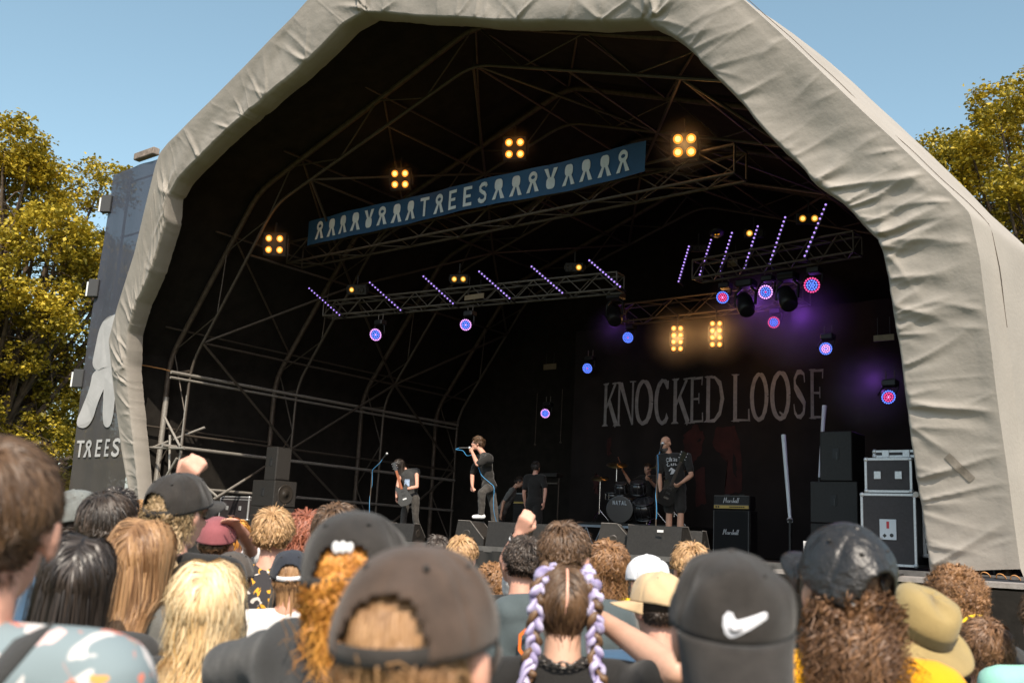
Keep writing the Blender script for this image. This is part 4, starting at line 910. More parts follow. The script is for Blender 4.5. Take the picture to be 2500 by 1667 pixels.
# ------------------------------------------------------------------ stage smoke and lamp halos, lit by point lights added inside
def smoke_material(name, dens):
    mv = bpy.data.materials.new(name); mv.use_nodes = True; nv = mv.node_tree; nv.nodes.clear(); pv_ = nv.nodes.new('ShaderNodeVolumePrincipled'); pv_.inputs['Color'].default_value = (.92, .9, .94, 1); pv_.inputs['Anisotropy'].default_value = .1
    tc = nv.nodes.new('ShaderNodeTexCoord'); gr = nv.nodes.new('ShaderNodeTexGradient'); gr.gradient_type = 'SPHERICAL'; nz = nv.nodes.new('ShaderNodeTexNoise'); nz.inputs['Scale'].default_value = 2.2
    m1 = nv.nodes.new('ShaderNodeMath'); m1.operation = 'POWER'; m1.inputs[1].default_value = 1.4; m2 = nv.nodes.new('ShaderNodeMath'); m2.operation = 'MULTIPLY'; m3 = nv.nodes.new('ShaderNodeMath'); m3.operation = 'MULTIPLY'; m3.inputs[1].default_value = dens*2
    nv.links.new(tc.outputs['Object'], gr.inputs[0]); nv.links.new(tc.outputs['Object'], nz.inputs[0]); nv.links.new(gr.outputs['Fac'], m1.inputs[0]); nv.links.new(m1.outputs[0], m2.inputs[0]); nv.links.new(nz.outputs['Fac'], m2.inputs[1]); nv.links.new(m2.outputs[0], m3.inputs[0]); nv.links.new(m3.outputs[0], pv_.inputs['Density'])
    om = nv.nodes.new('ShaderNodeOutputMaterial'); nv.links.new(pv_.outputs[0], om.inputs['Volume']); return mv
M_smoke = smoke_material('stage_smoke', .30)
def puff(px, py, Y, r, col, power, label):
    p = onY(px, py, Y); o = MB().ball((0, 0, 0), 1.0, 20, 12).build('stage_smoke', M_smoke); o.location = p; o.scale = (r*1.1, r, r)
    tag(o, label, 'smoke', 'lamp lit smoke', 'stuff')
    L = bpy.data.lights.new('lamp_glow', 'POINT'); L.energy = power; L.color = col; L.shadow_soft_size = .15  # point light added inside to make the puff glow
    lo = bpy.data.objects.new('lamp_glow', L); COL.objects.link(lo); lo.location = p+Vector((.1, -.1, .15))
PU = (.40, .11, 1.0)
puff(1842, 758, 18.2, 1.0, PU, 6.5, 'purple smoke under the wash light with the red centre')
puff(1952, 790, 18.2, 1.15, PU, 8.5, 'largest purple smoke cloud below the right truss')
puff(2122, 948, 17.0, .85, PU, 5, 'purple smoke left of the white and red wash light')
puff(1497, 806, 20.1, .7, PU, 3, 'faint purple smoke by the lamp above the first letters')
AM = (1.0, .36, .05)  # amber halos of the lamps, built as added smoke puffs
puff(1655, 826, 19.25, .8, AM, 6.0, 'lamp halo shaped as amber smoke round the left eight lamp blinder'); puff(1750, 815, 19.25, .8, AM, 6.0, 'lamp halo shaped as amber smoke round the right eight lamp blinder')
for (px, py, r, lb) in ((1671, 356, .5, 'lamp halo shaped as amber smoke round the largest four lamp blinder'), (1256, 363, .42, 'lamp halo shaped as amber smoke round the middle four lamp blinder'), (976, 438, .42, 'lamp halo shaped as amber smoke round the four lamp blinder over the left letters'), (669, 597, .42, 'lamp halo shaped as amber smoke round the leftmost four lamp blinder')):
    puff(px, py, 13.85 if px > 700 else 13.0, r*1.15, AM, 2.6, lb)
# ------------------------------------------------------------------ figures
JOBS = []
def capsule(mb, a, b, ra, rb, n=12):
    a, b = Vector(a), Vector(b); d = b-a
    if d.length < 1e-5: return mb.ball(a, ra, n, 8)
    d.normalize(); u = d.orthogonal().normalized(); w = d.cross(u); vs = []; rings = []
    for k in range(4): t = math.pi/2*(1-k/3.0001); rings.append((a-d*ra*math.sin(t), ra*math.cos(t)))
    for k in range(4): t = math.pi/2*(k/3.0001); rings.append((b+d*rb*math.sin(t), rb*math.cos(t)))
    for c, r in rings:
        for i in range(n): t = 2*math.pi*i/n; vs.append(c+(u*math.cos(t)+w*math.sin(t))*max(r, 1e-4))
    m = len(rings)
    mb.add(vs, [(k*n+i, k*n+(i+1) % n, (k+1)*n+(i+1) % n, (k+1)*n+i) for k in range(m-1) for i in range(n)]+[tuple(range(n))[::-1], tuple(range((m-1)*n, m*n))], True)
    return mb
def job(name, mb, m, parent, voxel, smooth=5, wrinkle=0.0, wscale=9.0, shift=None):
    JOBS.append((name, mb, m, parent, voxel, smooth, wrinkle, wscale))
def run_jobs():
    tmp = []
    for (name, mb, m, parent, voxel, smooth, wr, ws) in JOBS:
        me = bpy.data.meshes.new(name); me.from_pydata(mb.v, [], mb.f); o = bpy.data.objects.new('tmp', me); COL.objects.link(o)
        r = o.modifiers.new('r', 'REMESH'); r.mode = 'VOXEL'; r.voxel_size = voxel; r.use_smooth_shade = True
        s_ = o.modifiers.new('s', 'SMOOTH'); s_.factor = .5; s_.iterations = smooth
        tmp.append(o)
    dg = bpy.context.evaluated_depsgraph_get(); dg.update()
    for o, (name, mb, m, parent, voxel, smooth, wr, ws) in zip(tmp, JOBS):
        me = bpy.data.meshes.new_from_object(o.evaluated_get(dg)); me.name = name
        if wr > 0 and len(me.vertices):
            n = len(me.vertices); V = np.empty(n*3, np.float32); me.vertices.foreach_get('co', V); V = V.reshape(-1, 3)
            N = np.empty(n*3, np.float32); me.vertices.foreach_get('normal', N); N = N.reshape(-1, 3)
            a = V[:, 2]*ws*1.0+V[:, 0]*ws*.5; b_ = V[:, 0]*ws*.35-V[:, 1]*ws*.4+V[:, 2]*ws*.2
            f = (1-np.abs(noise2(a, b_, 3)))*1.2-.7+.5*noise2(a*2.1, b_*2.3, 5)
            V = V+N*(f*wr)[:, None]; me.vertices.foreach_set('co', V.astype(np.float32).ravel()); me.update()
        me.materials.clear(); link_mesh(name, me, m, parent)
        od = o.data; bpy.data.objects.remove(o); bpy.data.meshes.remove(od)
    JOBS.clear()
SKINS = {}
def skin(col, name):
    if name in SKINS: return SKINS[name]
    m = mat('skin_'+name, col, .5, var=.10, vscale=22, bump=.08, bscale=160, spec=.35); b = m.node_tree.nodes['Principled BSDF']
    b.inputs['Subsurface Weight'].default_value = .0; SKINS[name] = m; return m
SK_A = skin((.58, .34, .24), 'fair'); SK_B = skin((.50, .28, .19), 'tan'); SK_C = skin((.62, .33, .24), 'rosy')  # fair, tan and a pinker skin
def cloth(name, col, **k): return mat('cloth_'+name, col, .85, var=k.get('var', .12), vscale=k.get('vs', 9), bump=.25, bscale=k.get('bs', 300), spec=.2, sheen=.15)
def blotch_cloth(name, base, spots):                     # printed fabric: flat blotches of other colours
    if 'cloth_'+name in MATS: return MATS['cloth_'+name]
    m = mat('cloth_'+name, base, .85, spec=.2); n = m.node_tree; b = n.nodes['Principled BSDF']; tc = n.nodes.new('ShaderNodeTexCoord'); last = None
    for k, (c, sc_, th, off, dist) in enumerate(spots):
        mp = n.nodes.new('ShaderNodeMapping'); mp.inputs['Location'].default_value = (off, off*1.7, off*.6); n.links.new(tc.outputs['Object'], mp.inputs[0])
        t = n.nodes.new('ShaderNodeTexNoise'); t.inputs['Scale'].default_value = sc_; t.inputs['Detail'].default_value = 1.5; t.inputs['Distortion'].default_value = dist; n.links.new(mp.outputs[0], t.inputs[0])
        r = n.nodes.new('ShaderNodeValToRGB'); r.color_ramp.elements[0].position = th; r.color_ramp.elements[1].position = th+.02; n.links.new(t.outputs['Fac'], r.inputs[0])
        mx = n.nodes.new('ShaderNodeMixRGB'); n.links.new(r.outputs[0], mx.inputs[0]); mx.inputs[2].default_value = (*c, 1)
        if last: n.links.new(last.outputs[0], mx.inputs[1])
        else: mx.inputs[1].default_value = (*base, 1)
        last = mx
    n.links.new(last.outputs[0], b.inputs['Base Color']); return m
C_black = cloth('black', (.020, .019, .018)); C_charcoal = cloth('charcoal', (.045, .045, .045)); C_slate = cloth('slate', (.075, .095, .10)); C_white = cloth('white', (.78, .78, .78), var=.03)
C_orange = cloth('orange', (.80, .36, .01), var=.08); C_teal = cloth('teal', (.28, .58, .48), var=.05); C_hivis = cloth('hivis', (.62, .85, .03), var=.05)
C_jean = cloth('denim', (.05, .10, .17)); C_grey = cloth('grey', (.13, .13, .12)); C_khaki = cloth('khaki', (.36, .30, .17)); C_washed = cloth('washed_black', (.06, .055, .05), var=.35, vs=16)
C_floral = blotch_cloth('pastel_floral', (.21, .265, .285), [((.60, .57, .56), 12.0, .55, 1.0, .8), ((.62, .22, .16), 15, .60, 4.0, 1.2), ((.65, .32, .10), 15, .66, 9.0, .8), ((.70, .50, .48), 11, .64, 14.0, .6)])
C_leaf = blotch_cloth('dark_leaf', (.045, .042, .045), [((.75, .38, .04), 11, .58, 2.0, 2.0), ((.60, .55, .5), 13, .64, 7.0, 2.0)])
C_yellowprint = blotch_cloth('yellow_print', (.78, .77, .72), [((.85, .62, .01), 5.5, .5, 3.2, .8)])
# ------------------------------------------------------------------ head, hand and body surfaces
def head_prims(mb, Hm, s=1.0, ears=True):
    R3 = Hm.to_3x3(); T = lambda x, y, z: Hm @ Vector((x*s, y*s, z*s))
    B = lambda c, r: mb.ball(T(*c), [q*s for q in r], 16, 12, M=R3)
    B((0, -.012, .032), (.076, .097, .090)); B((0, .028, -.035), (.060, .070, .078)); B((0, .058, -.092), (.030, .028, .024))
    capsule(mb, T(0, .088, .022), T(0, .103, -.022), .009*s, .014*s, 8); B((-.03, .078, .030), (.026, .016, .010)); B((.03, .078, .030), (.026, .016, .010))
    B((0, .085, -.060), (.024, .014, .010)); B((-.042, .062, -.018), (.022, .022, .018)); B((.042, .062, -.018), (.022, .022, .018))
    if ears:
        for sx in (-1, 1): B((sx*.082, -.008, -.008), (.012, .020, .033)); B((sx*.089, -.016, .0), (.008, .014, .026))
def hand_prims(mb, wr, d, pn, curl, s=1.0, thumb=1, grip=False):
    d = Vector(d).normalized(); pn = Vector(pn); pn = (pn-d*pn.dot(d)).normalized(); w = d.cross(pn)*thumb
    pc = Vector(wr)+d*.05*s
    for k in (-1, -.33, .33, 1): capsule(mb, Vector(wr)+d*.012*s+w*k*.020*s, Vector(wr)+d*.088*s+w*k*.030*s, .015*s, .013*s, 8)
    lens = (.036, .042, .046, .040)
    for k, L in zip((1, .36, -.3, -.95), lens[::-1]):
        p = Vector(wr)+d*.090*s+w*(-k)*.030*s; a = curl*.5; dd = d.copy()
        for seg, fr in enumerate((1.0, .7, .55)):
            dd = (d*math.cos(a)+pn*math.sin(a)); q = p+dd*L*fr*s; capsule(mb, p, q, .0098*s, .0088*s, 7); p = q; a += curl*.95
    t0 = Vector(wr)+d*.03*s+w*.030*s; t1 = t0+(d*.6+w*.5+pn*.45*min(1, curl+.2)).normalized()*.042*s; t2 = t1+(d*.75-w*.25*curl+pn*.5*curl).normalized()*.034*s
    capsule(mb, t0, t1, .014*s, .012*s, 8); capsule(mb, t1, t2, .012*s, .010*s, 8)
def std_joints(loc, rz, s=1.0, lean=0.0):
    M = Matrix.Translation(loc) @ Matrix.Rotation(rz, 4, 'Z'); T = lambda x, y, z: M @ Vector((x*s, (y+lean*max(0, z-.9))*s, z*s))
    return dict(pelvis=T(0, 0, .95), belly=T(0, .005, 1.10), chest=T(0, 0, 1.295), neck=T(0, -.018, 1.492), head=T(0, .02, 1.628), shL=T(-.19, -.012, 1.432), shR=T(.19, -.012, 1.432),
                elL=T(-.235, -.03, 1.12), elR=T(.235, -.03, 1.12), wrL=T(-.24, .06, .88), wrR=T(.24, .06, .88), hiL=T(-.09, 0, .92), hiR=T(.09, 0, .92), knL=T(-.10, .02, .50), knR=T(.10, .02, .50), anL=T(-.105, -.02, .085), anR=T(.105, -.02, .085))
def figure(label, J, face, Hm=None, sk=SK_A, shirt=C_black, pants=C_charcoal, shoe=None, s=1.0, sleeve=.62, voxel=.014, pitch=0.0, roll=0.0, hyaw=0.0, hands=('relax', 'relax'), shorts=False, bulk=1.0, sleeveless=False, group=None, crouch=False):
    """J: joints in world space; face: heading angle (rad, 0 = +Y, positive turns to -X)."""
    base = Vector(((J['anL'].x+J['anR'].x)/2, (J['anL'].y+J['anR'].y)/2, min(J['anL'].z, J['anR'].z)-.085*s))
    root = empty('person', base, label, 'person', group)
    J = {k: Vector(v)-base for k, v in J.items()}
    if Hm is None: Hm = Matrix.Translation(J['head']) @ Matrix.Rotation(face+hyaw, 4, 'Z') @ Matrix.Rotation(pitch, 4, 'X') @ Matrix.Rotation(roll, 4, 'Y')
    ax = (J['shR']-J['shL']).normalized(); up = (J['neck']-J['pelvis']).normalized(); fw = up.cross(ax).normalized(); ax = fw.cross(up)
    TM = Matrix((ax, fw, up)).transposed()
    body = MB(); head_prims(body, Hm, s)
    capsule(body, Hm @ Vector((0, -.018*s, -.045*s)), J['neck']-up*.02*s, .050*s, .056*s)
    def torso(mb, g):
        mb.ball(J['chest'], ((.155+g)*s*bulk, (.108+g)*s*bulk, (.185+g)*s), 18, 12, TM)
        if mb is body and group == 'people in the crowd': pass
        else: mb.ball(J['belly'], ((.142+g)*s*bulk, (.105+g)*s*bulk, (.17+g)*s), 18, 12, TM)
        if not (mb is body and group == 'people in the crowd'): mb.ball(J['pelvis'], ((.160+g)*s*bulk, (.115+g)*s*bulk, (.13+g)*s), 18, 12, TM)
        for sh in ('shL', 'shR'):
            capsule(mb, J['neck']-up*.045*s, J[sh]+up*.008*s, (.052+g)*s, (.050+g)*s); mb.ball(J[sh]-up*.008*s, ((.062+g)*s,)*3, 12, 8)
            capsule(mb, J['chest'], J[sh]-up*.05*s, (.09+g)*s, (.06+g)*s)
    torso(body, 0)
    for side, hp in (('L', hands[0]), ('R', hands[1])):
        sh, el, wr = J['sh'+side], J['el'+side], J['wr'+side]
        capsule(body, sh-up*.01*s, el, .050*s, .039*s); capsule(body, el, el.lerp(wr, .35), .040*s, .041*s); capsule(body, el.lerp(wr, .35), wr, .041*s, .027*s)
        d = (wr-el).normalized(); n_in = (J['chest']-wr); n_in = -n_in if False else n_in
        pn = n_in if hp != 'fwd' else fw
        if hp == 'fist': hand_prims(body, wr, d, fw if abs(d.dot(fw)) < .8 else -up, 1.75, s, 1 if side == 'L' else -1)
        elif hp == 'grip': hand_prims(body, wr, d, pn, 1.25, s, 1 if side == 'L' else -1)
        elif hp == 'point': hand_prims(body, wr, d, -up, .35, s, 1 if side == 'L' else -1)
        else: hand_prims(body, wr, d, pn, .5, s, 1 if side == 'L' else -1)
    if shorts or crouch:
        for a in 'LR': capsule(body, J['hi'+a], J['kn'+a], .078*s, .054*s); capsule(body, J['kn'+a], J['kn'+a].lerp(J['an'+a], .4), .053*s, .055*s); capsule(body, J['kn'+a].lerp(J['an'+a], .4), J['an'+a], .055*s, .037*s)
    job('body', body, sk, root, voxel, 4 if voxel > .0095 else 2)
    sm = MB(); torso(sm, .014)
    if shirt is not None:
        hem = J['pelvis']-up*.03*s; sm.ball(hem, (.178*s*bulk, .138*s*bulk, .09*s), 18, 10, TM)
        if not sleeveless:
            for side in 'LR':
                sh, el, wr = J['sh'+side], J['el'+side], J['wr'+side]
                e = sh.lerp(el, min(1, sleeve*1.15)); capsule(sm, sh-up*.005*s, e, .066*s, .064*s)
                if sleeve > 1: capsule(sm, el, el.lerp(wr, .9), .055*s, .042*s)
        # neck opening: shirt stops below the neck
        job('shirt', sm, shirt, root, max(voxel*1.25, .015), 5, .006, 11.0)
    pt = MB(); pt.ball(J['pelvis']-up*.02*s, (.172*s*bulk, .125*s*bulk, .125*s), 16, 10, TM)
    for a in 'LR':
        kn, an, hi = J['kn'+a], J['an'+a], J['hi'+a]
        if shorts: capsule(pt, hi, hi.lerp(kn, .92), .102*s, .092*s)
        else: capsule(pt, hi, kn, .095*s, .070*s); capsule(pt, kn, kn.lerp(an, .93), .070*s, .058*s)
    job('trousers', pt, pants, root, .018 if group != 'people in the crowd' else .045, 3, .006, 12.0)
    for a in 'LR':
        an, kn = J['an'+a], J['kn'+a]; f2 = Vector((-math.sin(face), math.cos(face), 0)); b = MB()
        capsule(b, an-Vector((0, 0, .03*s))-f2*.035*s, an-Vector((0, 0, .045*s))+f2*.13*s, .045*s, .036*s); capsule(b, an, an-Vector((0, 0, .03*s)), .045*s, .05*s)
        job('shoe', b, shoe or C_black, root, .014 if group != 'people in the crowd' else .034, 3)
    # facial features
    for sx in (-1, 1):
        MB().ball(Hm @ Vector((sx*.031*s, .086*s, .012*s)), .0105*s, 8, 6).build('eye', mat('eye_white', (.5, .46, .42), .3), root, False)
    root['Hm'] = 0; del root['Hm']
    return root, Hm, J
# ------------------------------------------------------------------ hair
HM = {}
def hair_mat(name, dark, light, rough=.5):
    if name in HM: return HM[name]
    m = bpy.data.materials.new('hair_'+name); m.use_nodes = True; n = m.node_tree; b = n.nodes['Principled BSDF']
    a = n.nodes.new('ShaderNodeAttribute'); a.attribute_name = 'tone'; r = n.nodes.new('ShaderNodeValToRGB')
    r.color_ramp.elements[0].color = (*dark, 1); r.color_ramp.elements[1].color = (*light, 1); r.color_ramp.elements[0].position = .1; r.color_ramp.elements[1].position = .95
    n.links.new(a.outputs['Fac'], r.inputs[0]); n.links.new(r.outputs[0], b.inputs['Base Color'])
    b.inputs['Roughness'].default_value = rough; b.inputs['Specular IOR Level'].default_value = .45; b.inputs['Anisotropic'].default_value = .4
    HM[name] = m; return m
hair_mat('brown', (.035, .018, .009), (.17, .095, .048)); hair_mat('dark', (.012, .009, .007), (.075, .052, .038)); hair_mat('black', (.008, .006, .005), (.055, .042, .035), .4)
hair_mat('light_brown', (.14, .066, .027), (.48, .28, .135)); hair_mat('blonde', (.52, .31, .11), (.95, .79, .52)); hair_mat('auburn', (.13, .03, .014), (.42, .15, .085)); hair_mat('ginger', (.32, .10, .012), (.80, .38, .07)); hair_mat('sandy', (.20, .10, .04), (.58, .36, .17)); hair_mat('mid_curly', (.10, .045, .018), (.40, .21, .09)); hair_mat('dirty_blond', (.12, .075, .035), (.50, .35, .19)); hair_mat('curl_dark', (.045, .020, .010), (.27, .14, .065)); hair_mat('lilac', (.24, .20, .36), (.62, .58, .76))
RAD = np.array((.0785, .0995, .0930)); CEN = np.array((0, -.012, .032))
def hair(root, Hm, color, n=1500, L=.05, Lside=None, lift=.35, grav=.2, curl=0.0, cfreq=8, cap=None, width=.0035, part=None, nape=-.75, under=None, seed=0, K=7, spread=0.0, vol=.012, tousle=.25, fringe=.35, back_stop=True, s=1.0, lmin=.7, hug=.02, open_roots=False):
    """strands as ribbons in head space; cap = only roots below this direction z (hair under a cap)."""
    R = np.random.default_rng(seed+100)
    d = R.normal(size=(n*4, 3)); d /= np.linalg.norm(d, axis=1)[:, None]
    face = (d[:, 1] > fringe) & (d[:, 2] < .48+.25*(d[:, 1] < .75)); low = d[:, 2] < np.where(d[:, 1] < -.15, nape, -.30); ear = (np.abs(d[:, 0]) > .86) & (d[:, 2] < -.22) & (d[:, 1] > -.3)
    ok = ~(face | low | ear)
    if cap is not None: ok &= (d[:, 2] < cap) | (open_roots & (d[:, 1] < -.75) & (d[:, 2] < .38))
    d = d[ok][:n]; n = len(d)
    p = CEN+RAD*d; nr = d/RAD; nr /= np.linalg.norm(nr, axis=1)[:, None]
    crown = np.array((0, -.45, .9)); crown /= np.linalg.norm(crown)
    flow = d-crown*(d@crown)[:, None]; flow /= np.linalg.norm(flow, axis=1)[:, None]+1e-6
    if part is not None:
        flow = np.stack([np.sign(d[:, 0]-part+1e-3)*1.0, np.full(n, -.25), np.full(n, -.45)], 1)*(np.clip(d[:, 2], 0, 1)[:, None])+np.array((0, -.05, -1))*(1-np.clip(d[:, 2], 0, 1)[:, None])
    flow -= nr*(flow*nr).sum(1)[:, None]; flow /= np.linalg.norm(flow, axis=1)[:, None]+1e-6
    cl = R.normal(size=(60, 3)); cl /= np.linalg.norm(cl, axis=1)[:, None]; near = (d@cl.T).argmax(1)      # clumps share a lean
    cv = R.normal(size=(60, 3))*tousle; flow = flow+cv[near]+R.normal(size=(n, 3))*tousle*.4
    u = nr*lift+flow*(1-lift); u /= np.linalg.norm(u, axis=1)[:, None]
    top = np.clip(d[:, 2], 0, 1); Ls = Lside if Lside is not None else L
    ln = (Ls+(L-Ls)*top**.7)*R.uniform(lmin, 1.1, n)
    inop = (d[:, 2] >= cap) if cap is not None else np.zeros(n, bool)
    ln[inop] = np.minimum(ln[inop], .03)
    P = [p.copy()]; off = R.uniform(.0, vol, n)[:, None]; off[inop] = 0; q = p.copy(); rad2 = RAD*1.02; hsel = hug*(.35+.65*R.uniform(0, 1, n)); hsel[inop] = .001
    fl = (R.random(n) < .05) & ~inop; hsel[fl] = hsel[fl]*2.2+.006
    ph = R.uniform(0, 6.28, n)[:, None] if curl == 0 else (R.uniform(0, 6.28, 60)[near]+R.normal(size=n)*.5)[:, None]
    gdir = np.array((Hm.to_3x3().normalized().inverted() @ Vector((0, 0, -1))).normalized())
    for k in range(K):
        u = u+gdir*grav*(.4+k/K)+R.normal(size=(n, 3))*(.02+.08*tousle); u /= np.linalg.norm(u, axis=1)[:, None]
        q = q+u*(ln/K)[:, None]
        offe = off*(1-np.clip((q[:, 2:3]+.03)/.04, 0, 1)) if cap is not None else off
        e = (q-CEN)/(rad2+offe+.004); le = np.linalg.norm(e, axis=1); ins = le < 1
        q[ins] = CEN+(e[ins]/le[ins][:, None])*(rad2+offe[ins]+.004)
        hmax = np.where((cap is not None) & (q[:, 2] > .015), .001, hsel)
        e2 = (q-CEN)/(rad2+offe*.6+hmax[:, None]); l2 = np.linalg.norm(e2, axis=1); far = (l2 > 1) & (q[:, 2] > -.055)
        q[far] = CEN+(e2[far]/l2[far][:, None])*(rad2+offe[far]*.6+hmax[far][:, None])
        wide = np.where(q[:, 2] < -.055, np.hypot(q[:, 0], 0), 0); lim_x = .098+hug*1.2+spread*.10*np.clip((-.055-q[:, 2])/.25, 0, 1)
        if L > .15:
            pv_ = P[-1]; fall = (q[:, 2] < .0); mx_ = np.maximum(np.abs(q[:, 0]), np.abs(pv_[:, 0])*.992); q[fall, 0] = (np.where(pv_[:, 0] < 0, -1, 1)*mx_)[fall]
        over = wide > lim_x; q[over, 0] = np.sign(q[over, 0])*(lim_x[over]*.6+wide[over]*.4) if np.ndim(lim_x) else q[over, 0]
        u2 = q-P[-1]; u2 /= np.linalg.norm(u2, axis=1)[:, None]+1e-9; u = u*.4+u2*.6; u /= np.linalg.norm(u, axis=1)[:, None]+1e-9
        if back_stop:
            lowz = q[:, 2] < -.14; bk = lowz & (q[:, 1] < .02)
            w_ = np.clip((-.14-q[:, 2])/.1, 0, 1); lim = -.075-.05*w_-off[:, 0]*1.5
            q[bk, 1] = np.minimum(q[bk, 1], lim[bk])
        P.append(q.copy())
    P = np.stack(P, 1)                                      # n,K+1,3
    if curl > 0:
        t = np.arange(K+1)/K; a = cfreq*t[None]*(ln/.25)[:, None]*6.28+ph
        tang = np.gradient(P, axis=1); tang /= np.linalg.norm(tang, axis=2)[..., None]+1e-9
        o1 = np.cross(tang, np.array((.3, .2, 1.0))); o1 /= np.linalg.norm(o1, axis=2)[..., None]+1e-9; o2 = np.cross(tang, o1)
        P += (o1*np.cos(a)[..., None]+o2*np.sin(a)[..., None])*(curl*(~inop))[:, None, None]*np.minimum(t*3, 1)[None, :, None]
    tang = np.gradient(P, axis=1); out = P-(CEN+np.array((0, 0, -.0))); out[..., 2] *= .35
    wv = np.cross(tang, out); wv /= np.linalg.norm(wv, axis=2)[..., None]+1e-9
    wv = wv+R.normal(size=(n, 1, 3))*.25; tp = (1-np.linspace(0, 1, K+1)**3*.85)
    hw = width*R.uniform(.6, 1.4, n)[:, None, None]*tp[None, :, None]
    hw[fl] *= .45
    A, B_ = P-wv*hw, P+wv*hw; V = np.stack([A, B_], 2).reshape(-1, 3)
    b0 = (np.arange(n)*(K+1)*2)[:, None]+np.arange(K)[None]*2; Fq = np.stack([b0, b0+1, b0+3, b0+2], -1).reshape(-1, 4)
    st = np.clip(.5+.13*R.normal(size=n)+.12*R.normal(size=60)[near], 0, 1)
    tone = np.repeat(st[:, None], (K+1)*2, 1).ravel()
    # scalp layer under the strands
    gn, gm = 40, 20; gv = []; 
    for i in range(gm+1):
        for j in range(gn):
            th, pz = 2*math.pi*j/gn, math.pi*i/gm; gv.append((math.sin(pz)*math.cos(th), math.sin(pz)*math.sin(th), math.cos(pz)))
    gv = np.array(gv); gp = CEN+gv*RAD*(1.015 if under is None else under); gf = []
    for i in range(gm):
        for j in range(gn):
            f = [i*gn+j, (i+1)*gn+j, (i+1)*gn+(j+1) % gn, i*gn+(j+1) % gn]; c = gv[f].mean(0)
            if c[2] > (nape if c[1] < -.15 else -.28) and not (c[1] > fringe+.08 and c[2] < .5) : gf.append(f)
    base = len(V); V = np.vstack([V, gp]); Fq = np.vstack([Fq, np.array(gf)+base]) if gf else Fq; tone = np.concatenate([tone, np.full(len(gp), .28)])
    V = V*s
    me = fastmesh('hair', V, Fq, True)
    at = me.attributes.new('tone', 'FLOAT', 'POINT'); at.data.foreach_set('value', tone.astype(np.float32)[:len(me.vertices)])
    o = link_mesh('hair', me, HM[color], root); o.matrix_local = Hm; o['kind'] = 'stuff'
    return o
def beard(root, Hm, color, L=.03, n=350, seed=3):
    R = np.random.default_rng(seed); d = R.normal(size=(n*6, 3)); d /= np.linalg.norm(d, axis=1)[:, None]
    ok = (d[:, 1] > .15) & (d[:, 2] < -.25); d = d[ok][:n]; p = np.array((0, .028, -.035))+np.array((.060, .070, .078))*d; nr = d
    V = []; Fq = []; P = np.stack([p, p+(nr*.7+np.array((0, 0, -.6)))*L*.5, p+(nr*.7+np.array((0, .0, -1.2)))*L], 1); w = np.cross(P[:, 1]-P[:, 0], nr); w /= np.linalg.norm(w, axis=1)[:, None]+1e-9; w = w[:, None]*.004
    V = np.stack([P-w, P+w], 2).reshape(-1, 3); b0 = (np.arange(len(p))*6)[:, None]+np.arange(2)[None]*2; Fq = np.stack([b0, b0+1, b0+3, b0+2], -1).reshape(-1, 4)
    me = fastmesh('beard', V, Fq); at = me.attributes.new('tone', 'FLOAT', 'POINT'); at.data.foreach_set('value', R.uniform(.2, .8, len(me.vertices)).astype(np.float32))
    o = link_mesh('beard', me, HM[color], root); o.matrix_local = Hm; o['kind'] = 'stuff'
